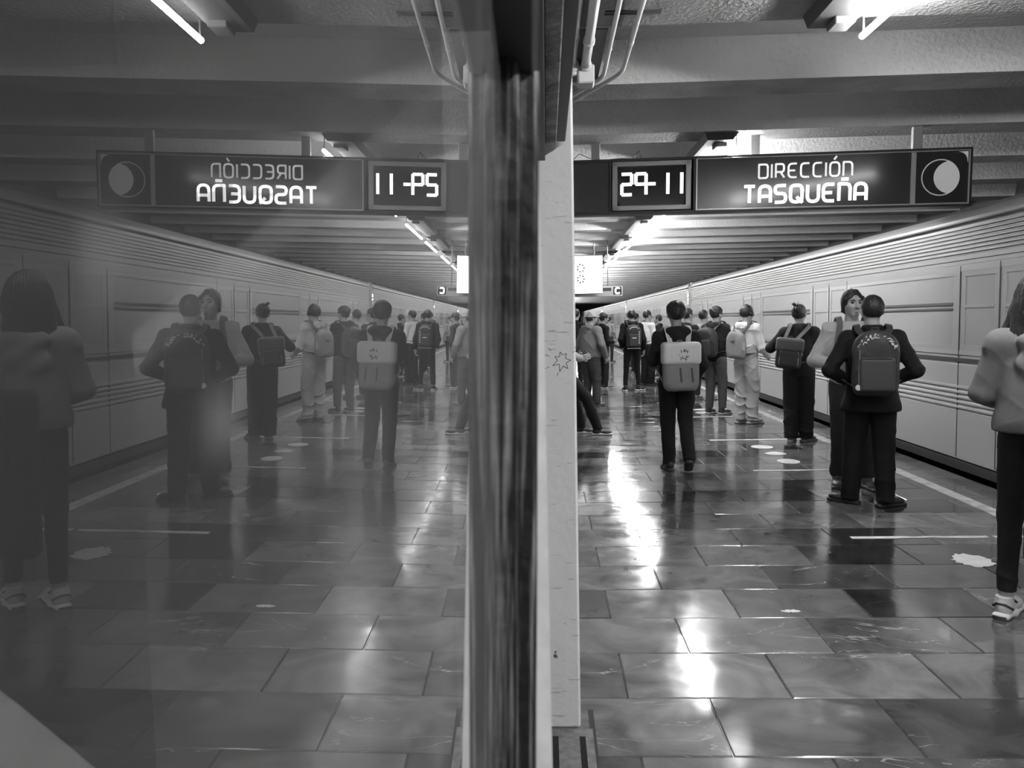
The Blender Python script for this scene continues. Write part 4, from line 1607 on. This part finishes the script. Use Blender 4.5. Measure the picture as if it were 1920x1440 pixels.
def backpack(pr, label, col=.03, flap=None, size=(.29, .42, .15), drop=0.0, xoff=0.0, style='round', strap=.05, extra=None, fine=1, tilt=0.0, strap_side=(1, 1), pocket=True, roughness=.6):
    """A bag resting on a person's back: a thing of its own at the person's place."""
    pw = pr['root']
    w_, h_, d_ = size
    t = thing('backpack', label, 'backpack', pw.location, pw.rotation_euler.z)
    s = pr['s']
    t.scale = (s, s, s)
    back = -(.118 * pr['b'] + pr['bag'] + .012)
    cz = 1.20 - drop
    org = Vector((pr['CH'].x + xoff, pr['CH'].y + back - d_ / 2, cz))
    org = rotz(org, pr['tyaw'])
    m0 = mat('bag_%03d' % int(col * 1000), g=col, rough=roughness, bump=.2, bscale=40)
    hs = .009 if fine else .013

    def body(P):
        d = rbox(P, (0, 0, 0), (w_ / 2, d_ / 2, h_ / 2), .055)
        if style == 'round':
            d = smin(d, ell(P, (0, 0, h_ * .28), (w_ * .5, d_ * .5, h_ * .26)), .03)
            d = smax(d, ell(P, (0, -.0, -.02), (w_ * .62, d_ * .9, h_ * .6)), .03)
        if style == 'sack':
            d = smax(d, ell(P, (0, 0, -.04), (w_ * .58, d_ * .75, h_ * .6)), .02)
        return d + folds(P, int(col * 1000) + 3, .005, 16)
    bd = npobj('bag_body', [vol(body, (-w_ / 2 - .05, -d_ / 2 - .05, -h_ / 2 - .05), (w_ / 2 + .05, d_ / 2 + .05, h_ / 2 + .05), hs)], m0, t)
    bd.location = org
    bd.rotation_euler = (0, tilt, pr['tyaw'])
    if pocket:
        def pk(P):
            return smax(rbox(P, (0, 0, 0), (w_ * .38, .035, h_ * .27), .03), -1e3 * np.ones_like(P[0]), .001)
        p_ = npobj('front_pocket', [vol(pk, (-w_ * .38 - .04, -.06, -h_ * .27 - .04), (w_ * .38 + .04, .06, h_ * .27 + .04), hs)], mat('bagpocket_%03d' % int(col * 1000), g=col * 1.25 + .006, rough=roughness), bd)
        p_.location = (0, -d_ / 2 - .004, -h_ * .16)
        MB().tube([(-w_ * .3, -d_ / 2 - .035, h_ * .085), (0, -d_ / 2 - .042, h_ * .10), (w_ * .3, -d_ / 2 - .035, h_ * .085)], .004, 6).build('zipper', mat('zip_black', g=.01), bd)
    if flap is not None:
        def fl(P):
            d = rbox(P, (0, 0, 0), (w_ / 2 + .012, d_ / 2 + .016, h_ * .24), .04)
            d = smax(d, -rbox(P, (0, .02, -.04), (w_ / 2 - .01, d_ / 2 - .004, h_ * .24), .03), .008)
            return smax(d, P[1] - d_ * .42, .01)
        f_ = npobj('flap', [vol(fl, (-w_ / 2 - .05, -d_ / 2 - .06, -h_ * .3), (w_ / 2 + .05, d_ / 2 + .05, h_ * .3), hs)], mat('flap_%03d' % int(flap * 1000), g=flap, rough=.5, bump=.2, bscale=30), bd)
        f_.location = (0, -.002, h_ * .30)
    MB().tube([(-.03, d_ / 2 - .02, h_ / 2 - .01), (-.02, d_ / 2 - .02, h_ / 2 + .03), (.02, d_ / 2 - .02, h_ / 2 + .03), (.03, d_ / 2 - .02, h_ / 2 - .01)], .007, 8).build('handle', m0, bd, True)
    # shoulder straps
    sm_ = mat('strap_%03d' % int(strap * 1000), g=strap, rough=.7)
    T = .055 + pr['bag'] + .014
    for k, sd in enumerate((-1, 1)):
        if not strap_side[k]:
            continue
        sp_ = pr['sh'][k]
        nx = sp_.x * .58 + pr['NK'].x * .42
        zt = 1.40
        pts = []
        top_at = org + rotz((sd * w_ * .22, d_ / 2 - .015, h_ / 2 - .04), pr['tyaw'])
        pts.append(top_at)
        ny = sp_.y
        for a_ in (-.9, -.45, 0, .45, .9, 1.25):
            pts.append(Vector((nx + sd * .012, ny + math.sin(a_) * (T + .035), 1.375 + math.cos(a_) * (T + .010))))
        pts.append(Vector((nx + sd * .035, ny + .125 * pr['b'] + pr['bag'], 1.25)))
        pts.append(Vector((sd * .13 * pr['b'], ny + .10 * pr['b'], 1.10)))
        pts.append(Vector((sd * (.165 * pr['b'] + pr['bag']), ny + .0, 1.02)))
        pts.append(org + rotz((sd * w_ * .40, d_ / 2 - .02, -h_ / 2 + .06), pr['tyaw']))
        n_ = len(pts)
        nr = []
        for i, p in enumerate(pts):
            c_ = Vector((nx * .7, ny, 1.25))
            v_ = p - c_
            nr.append(v_.normalized() if v_.length > 0 else Vector((0, 0, 1)))
        hv_ = []
        for i, p in enumerate(pts):
            tg_ = (pts[min(i + 1, n_ - 1)] - pts[max(i - 1, 0)]).normalized()
            q = tg_.cross(nr[i]).normalized() * .024
            hv_.append(q)
        for i in range(1, n_):
            if hv_[i].dot(hv_[i - 1]) < 0:
                hv_[i] = -hv_[i]
        MB().ribbon(pts, hv_, nr, .009).build('strap', sm_, t)
    if extra:
        extra(bd, w_, h_, d_)
    return t


R = math.radians
random.seed(21)

# 1 -- the girl at the right edge
girl = person('person with shoulder-length hair in a grey hoodie at the far right edge, back turned', 2.38, 3.92, R(-14), H=1.68, fine=2, top=.155, bag=.022, hem=.93, flare=.03, pants=.018,
              pants_r=-.006, cuff=.13, shoe=.55, sole=.75, arms=(((.235, .05, 1.12), (.13, .24, 1.06), (-.8, .5, .0)), 'front'), feet=((-.125, -.03), (.10, .02)), toes=(-.55, -.5), hair='long', hair_mat=hair_b, head_yaw=R(-22), seed=3, hood=1, fold=.005, skin_m=skin2)
tb = thing('shoulder_bag', 'long black bag hanging at the back of the girl in the grey hoodie, right edge', 'bag', (2.32, 3.60, .34), -.15)


def tote(P):
    return rbox(P, (0, 0, .0), (.165, .055, .40), .05) + folds(P, 4, .008, 12)


tbo = npobj('bag_body', [vol(tote, (-.24, -.13, -.48), (.24, .13, .48), .012)], mat('bag_black_soft', g=.006, rough=.85), tb)
tbo.location = (0, 0, .40)
MB().ribbon([(.02, .0, .76), (.06, .02, .84), (.13, .07, .92), (.20, .14, .98)], (.008, .008, 0), (0, 1, 0), .006).build('strap', mat('bag_black_soft'), tb)

# 2 -- man in the black coat with the big backpack
man = person('person in a black coat and trousers, back turned, wearing a large dark backpack', 2.53, 6.28, R(-15), H=1.64, fine=1, build=1.12, top=.006, top_style='jacket', bag=.020, hem=.78, flare=.045, pants=.006,
             pants_r=.022, cuff=.045, shoe=.01, sole=.02, arms=('wide', 'wide'), feet=((-.145, .03), (.115, -.05)), toes=(1.0, -.95), hair='short', head_yaw=R(10), seed=7, fold=.006)


def man_bag(bd, w_, h_, d_):
    mb = MB()
    rnd = random.Random(5)
    for k in range(46):
        a_ = rnd.uniform(-1.25, 1.25)
        r_ = rnd.uniform(.80, 1.0)
        x, z = math.sin(a_) * w_ * .45 * r_, h_ * .17 + math.cos(a_) * h_ * .28 * r_
        L_ = rnd.uniform(.008, .022)
        dx, dz = rnd.choice([(1, .3), (.2, 1), (1, -.4), (.6, .8)])
        yy = -d_ / 2 - .008
        mb.tube([(x, yy + .02 * (r_ > .93), z), (x + dx * L_, yy + .02 * (r_ > .93), z + dz * L_)], .0048, 5)
    mb.build('scribble_print', mat('print_white', g=.6), bd)
    MB().tube([(-w_ * .36, -d_ / 2 - .015, h_ * .22), (-w_ * .38, -d_ / 2 - .018, -h_ * .30)], .003, 6).build('zip_pull_cord', mat('cord_grey', g=.25), bd)
    MB().tube([(-w_ * .38, -d_ / 2 - .010, -h_ * .36), (-w_ * .38, -d_ / 2 - .03, -h_ * .36)], [.024, .020], 18).build('pompom_charm', mat('charm_light', g=.55), bd)
    b2 = MB().tube([(w_ * .26, -d_ / 2 - .002, -h_ * .36), (w_ * .26, -d_ / 2 - .016, -h_ * .36)], .029, 22).build('round_badge', mat('badge_grey', g=.22), bd)
    MB().tube([(w_ * .26, -d_ / 2 - .016, -h_ * .36), (w_ * .26, -d_ / 2 - .020, -h_ * .36)], .012, 16).build('badge_centre', mat('badge_light', g=.55), b2)


backpack(man, 'dark rounded backpack with white scribbled print and round badges, on the black coat', col=.022, size=(.34, .50, .15), drop=.03, style='round', strap=.022, extra=man_bag)

# 3 -- the bearded man facing him
face = person('person with a goatee in a pale sweater facing us, partly behind the black coat', 2.64, 6.98, R(180 - 12), H=1.71, fine=2, top=.55, top_style='tee', bag=.022, hem=.90, pants=.055, pants_r=.006, cuff=.09,
              shoe=.16, sole=.10, arms=('front', ((.30, -.03, 1.10), (.17, .18, 1.08), (-.8, .5, 0))), feet=((-.14, .05), (.10, .0)), toes=(.3, -.15), hair='part', head_yaw=R(14), head_pitch=0, seed=11, fold=.009, skin_m=skin2)
gb = MB()
for a_, b_ in (((-.018, .094, -.078), (.018, .094, -.078)), ((-.020, .089, -.094), (.020, .089, -.094)), ((-.024, .096, -.043), (.024, .096, -.043))):
    gb.tube([face['onhead'](a_), face['onhead'](((a_[0] + b_[0]) / 2, a_[1] + .004, a_[2])), face['onhead'](b_)], [.002, .0035, .002], 8)
gb.build('goatee', hair_m, face['root'], True)


def bare(bd, w_, h_, d_):
    pass


backpack(face, 'patterned backpack with speckled straps worn by the person in the pale sweater', col=.08, size=(.28, .42, .13), strap=.12, style='round', extra=bare)

# 4 -- hair bun and satchel backpack
bun = person('person with a messy hair bun in a dark jacket and wide dark trousers', 2.99, 9.52, R(-14), H=1.63, fine=1, top=.014, top_style='jacket', bag=.022, hem=.82, flare=.012, pants=.016, pants_r=.034, cuff=.05,
             shoe=.10, sole=.16, arms=(((.34, .02, 1.17), (.20, .22, 1.22), (-.4, .6, .5)), 'front'), feet=((-.085, -.02), (.09, .01)), toes=(-.2, -.7), hair='bun', head_yaw=R(-24), seed=15, fold=.007)


def satchel(bd, w_, h_, d_):
    for sx in (-.07, .07):
        q = MB()
        q.ribbon([(sx, -d_ / 2 - .024, h_ * .02), (sx, -d_ / 2 - .03, -h_ * .18), (sx, -d_ / 2 - .02, -h_ * .34)], (.007, 0, 0), (0, 1, 0), .005)
        q.build('buckle_strap', mat('strap_pale', g=.5), bd)
    MB().tube([(-w_ * .36, -d_ / 2 - .03, -h_ * .12), (-w_ * .36, -d_ / 2 - .03, -h_ * .36), (w_ * .36, -d_ / 2 - .03, -h_ * .36), (w_ * .36, -d_ / 2 - .03, -h_ * .12)], .0035, 6).build('piping', mat('strap_pale', g=.5), bd)
    MB().box(w_ / 2 - .004, w_ / 2 + .006, -.04, .04, -.02, .03).build('side_patch', mat('patch_grey', g=.3), bd)


backpack(bun, 'dark satchel backpack with a big flap and pale straps, below the hair bun', col=.012, flap=.06, size=(.30, .36, .15), drop=.09, xoff=-.13, style='box', strap=.075, tilt=.10, extra=satchel)

# 5 -- headphones and pale hoodie
hpn = person('person in a pale hoodie and baggy pale trousers wearing big headphones', 2.80, 11.25, R(-52), H=1.66, fine=1, top=.55, bag=.028, hem=.86, pants=.42, pants_r=.032, cuff=.05, shoe=.30, sole=.35,
             arms=('front', ((.25, .03, 1.10), (.22, .2, .98), (-.2, .8, -.3))), feet=((-.08, -.03), (.09, .03)), toes=(-.1, -.25), hair='short', head_yaw=R(-8), seed=19, fold=.02)
hp_ = MB()
arc = [hpn['onhead']((.092 * math.sin(a_), -.005, .03 + .106 * math.cos(a_))) for a_ in [-1.6 + k * .2 for k in range(17)]]
hp_.tube(arc, .008, 8)
ho = hp_.build('headband', mat('headphone_black', g=.01, rough=.3), None, True)
hpt = thing('headphones', 'black over-ear headphones on the person in the pale hoodie', 'headphones', hpn['root'].location, hpn['root'].rotation_euler.z)
hpt.scale = hpn['root'].scale
ho.parent = hpt
for sd in (-1, 1):
    MB().tube([hpn['onhead']((sd * .082, -.006, -.004)), hpn['onhead']((sd * .112, -.006, -.004))], [.036, .032], 18).build('ear_cup', mat('headphone_black'), hpt, True)


def sackx(bd, w_, h_, d_):
    MB().box(-.03, .03, -d_ / 2 - .012, -d_ / 2 + .0, .02, .045).build('logo_patch', mat('patch_dark', g=.06), bd)
    MB().tube([(w_ * .44, -.01, -h_ * .22), (w_ * .44, -.01, .03)], [.035, .03], 12).build('side_bottle', mat('bottle_pale', g=.35, rough=.2), bd)
    MB().tube([(-.1, .0, h_ / 2 - .05), (0, -.05, h_ / 2 - .01), (.1, .0, h_ / 2 - .05)], .008, 8).build('drawstring', mat('cord_grey'), bd)


backpack(hpn, 'grey drawstring backpack with a bottle pocket on the pale hoodie', col=.22, size=(.30, .42, .14), drop=.04, style='sack', strap=.06, pocket=False, extra=sackx)

# 6 -- dark hooded person with a bulky backpack
drk = person('person in a dark hooded jacket half hidden behind the pale hoodie', 2.62, 12.4, R(-40), H=1.66, fine=1, top=.012, bag=.030, hem=.84, pants=.07, pants_r=.014, cuff=.10, shoe=.02, sole=.35,
             arms=('front', 'front'), feet=((-.10, -.03), (.10, .03)), toes=(.0, -.3), hair='fluffy', head_yaw=R(-15), seed=23, fold=.008)
backpack(drk, 'bulky black backpack on the dark hooded jacket, left of the pale hoodie', col=.009, size=(.34, .46, .22), drop=.05, xoff=-.02, style='round', strap=.02)

# 7 -- grey vest
vst = person('person in a pale grey vest with dark sleeves and grey jeans near the train', 2.86, 14.6, R(-22), H=1.64, fine=0, top=.30, top_style='vest', bag=.016, hem=.86, pants=.05, pants_r=.012, cuff=.09, shoe=.22, sole=.4,
             arms=('front', 'front'), feet=((-.12, -.02), (.10, .02)), toes=(-.4, -.7), hair='short', head_yaw=R(-20), seed=29, fold=.005)

# 8 -- walker in the middle
wlk = person('person walking away down the middle of the platform in a dark hoodie', 1.25, 7.72, R(2), H=1.65, fine=1, top=.016, bag=.018, hem=.84, pants=.010, pants_r=.012, cuff=.07, shoe=.012, sole=.03,
             arms=(((.225, .05, 1.12), (.17, .24, 1.08), (-.3, .9, .1)), 'pocket'), feet=((-.055, .10), (.085, -.20)), lift=(0, .10), toes=(.1, -.15), hair='fluffy', seed=31, fold=.006)


def wk(bd, w_, h_, d_):
    rnd = random.Random(3)
    mb = MB()
    for k in range(16):
        x, z = rnd.uniform(-.055, .055), h_ * .26 + rnd.uniform(-.04, .045)
        dx, dz = rnd.uniform(-.02, .02), rnd.uniform(-.03, .03)
        mb.tube([(x, -d_ / 2 - .020, z), (x + dx, -d_ / 2 - .020, z + dz)], .004, 5)
    mb.build('sketch_print', mat('print_dark', g=.05), bd)
    for x in (-.02, .09):
        MB().ribbon([(x, -d_ / 2 - .006, .0), (x + .012, -d_ / 2 - .01, -h_ * .3)], (.008, 0, 0), (0, 1, 0), .004).build('buckle_strap', mat('print_dark'), bd)


backpack(wlk, 'pale backpack with a white flap and dark print, on the walker in the middle', col=.20, flap=.62, size=(.35, .46, .15), drop=.13, style='sack', strap=.55, pocket=False, extra=wk)

# 9 -- head seen right behind the walker
p9 = person('person with dark hair and a pale strap just hidden behind the walker', 2.32, 13.2, R(-50), H=1.66, fine=0, top=.012, bag=.012, hem=.86, pants=.02, cuff=.08, shoe=.02, sole=.05,
            arms=('front', 'front'), hair='short', head_yaw=R(-15), seed=33)

# 10 -- broad man in the grey hoodie
hod = person('broad person in a mid grey hoodie and dark jeans beside the pillar', .76, 13.75, R(-56), H=1.64, fine=1, build=1.28, top=.17, bag=.030, hem=.84, pants=.045, pants_r=.022, cuff=.07, shoe=.025, sole=.05,
             arms=('pocket', ((.27, .0, 1.12), (.2, .12, .90), (-.2, .5, -.8))), feet=((-.12, -.03), (.12, .03)), toes=(.1, -.1), hair='cap', head_yaw=R(-6), seed=37, fold=.010)

# 11 -- black coat with the graphic backpack
bk = person('person in black with skinny trousers and white-soled sneakers left of the walker', 1.78, 16.7, R(4), H=1.69, fine=1, top=.006, bag=.022, hem=.86, pants=.010, pants_r=-.004, cuff=.12, shoe=.015, sole=.7,
            arms=('pocket', ((.25, -.02, 1.08), (.27, .06, .86), (0, .2, -1))), feet=((-.15, -.02), (.14, .0)), toes=(.1, -.95), hair='short', seed=41, fold=.005)


def gpx(bd, w_, h_, d_):
    g_ = MB()
    g_.tube([(-.10, -d_ / 2 + .0, h_ * .32), (-.05, -d_ / 2 - .006, h_ * .40), (.05, -d_ / 2 - .006, h_ * .40), (.10, -d_ / 2 + .0, h_ * .32)], .007, 6)
    g_.box(-.05, .04, -d_ / 2 - .044, -d_ / 2 - .036, -.035, -.015)
    for k in range(6):
        g_.box(.085, .105, -d_ / 2 - .042, -d_ / 2 - .03, -.14 + k * .045, -.115 + k * .045)
    g_.build('graphic_print', mat('print_white'), bd)
    MB().tube([(-w_ * .45, -.04, -h_ / 2 - .005), (w_ * .45, -.04, -h_ / 2 - .005)], .006, 6).build('reflective_edge', mat('print_white'), bd)


backpack(bk, 'black backpack with white graphics and reflective edge, on person in black', col=.014, size=(.31, .48, .15), drop=.05, style='round', strap=.02, extra=gpx)

# 12 -- white shirt
wsh = person('person in a white long-sleeved top and loose black trousers, far off left of the walker', 2.28, 18.1, R(-58), H=1.69, fine=1, top=.75, top_style='tee', bag=.018, hem=.93, pants=.012, pants_r=.03, cuff=.05, shoe=.02, sole=.05,
             arms=('front', 'phone'), feet=((-.10, -.02), (.10, .03)), toes=(.0, -.3), hair='short', head_yaw=R(-10), seed=43, fold=.007)
xb = thing('sling_bag', 'black sling bag on the back of the person in the white top', 'bag', wsh['root'].location, wsh['root'].rotation_euler.z)
q = npobj('bag_body', [vol(lambda P: rbox(P, (0, 0, 0), (.13, .06, .17), .05), (-.2, -.12, -.24), (.2, .12, .24), .014)], mat('bag_014'), xb)
q.location = (-.06, -.205, 1.08)
MB().ribbon([(-.1, -.2, 1.22), (-.11, -.12, 1.42), (-.1, 0, 1.475), (-.05, .12, 1.38), (.08, .15, 1.18), (.17, .06, 1.0), (.1, -.18, .98)], (.02, 0, .01), (0, 0, 1), .008).build('strap', mat('strap_020', g=.02), xb)

# 13..18 -- people deeper in the crowd
person('person in a white T-shirt between the black backpack and the white top', 2.36, 21.2, R(-62), H=1.66, top=.7, top_style='tee', pants=.012, cuff=.06, shoe=.25, sole=.3, arms=('front', 'front'), hair='short', seed=47)
person('dark haired person seen over the shoulder of the person in black', 2.55, 24.5, R(-60), H=1.72, top=.02, pants=.02, arms=('front', 'front'), hair='short', seed=49)
person('person in black directly behind the broad grey hoodie', 1.24, 17.4, R(-70), H=1.64, top=.006, top_style='jacket', pants=.02, arms=('front', 'front'), hair='fluffy', seed=51)
person('tall person in black right at the pillar edge, far away', .62, 17.0, R(-30), H=1.74, top=.008, top_style='jacket', pants=.012, arms=('down', 'down'), hair='short', seed=53)
person('person in dark clothes between the white top and the walker', 2.86, 20.4, R(70), H=1.60, top=.012, top_style='jacket', pants=.015, arms=('front', 'front'), hair='short', seed=55)
person('small distant person low between the two farthest backpacks', 2.2, 28.0, R(-40), H=1.62, top=.25, top_style='tee', pants=.03, hair='short', seed=57)
person('distant person standing near the end of the train', 2.0, 34.0, R(20), H=1.66, top=.04, pants=.03, hair='short', seed=59)

# 19 -- the one leaning out of sight behind the pillar: leg, shoe and hand show
ln_ = person('person leaning behind the pillar, only a dark leg, sneaker and hand showing', .19, 10.35, R(-86), H=1.68, fine=1, top=.3, bag=.02, pants=.010, pants_r=.012, cuff=.08, shoe=.02, sole=.65,
             arms=('front', ((.24, .02, 1.12), (.17, .24, 1.02), (-.1, 1, .25))), feet=((-.10, .26), (.10, .46)), toes=(.0, -.1), hair='short', seed=61, lean=(0, -.06), fold=.006)
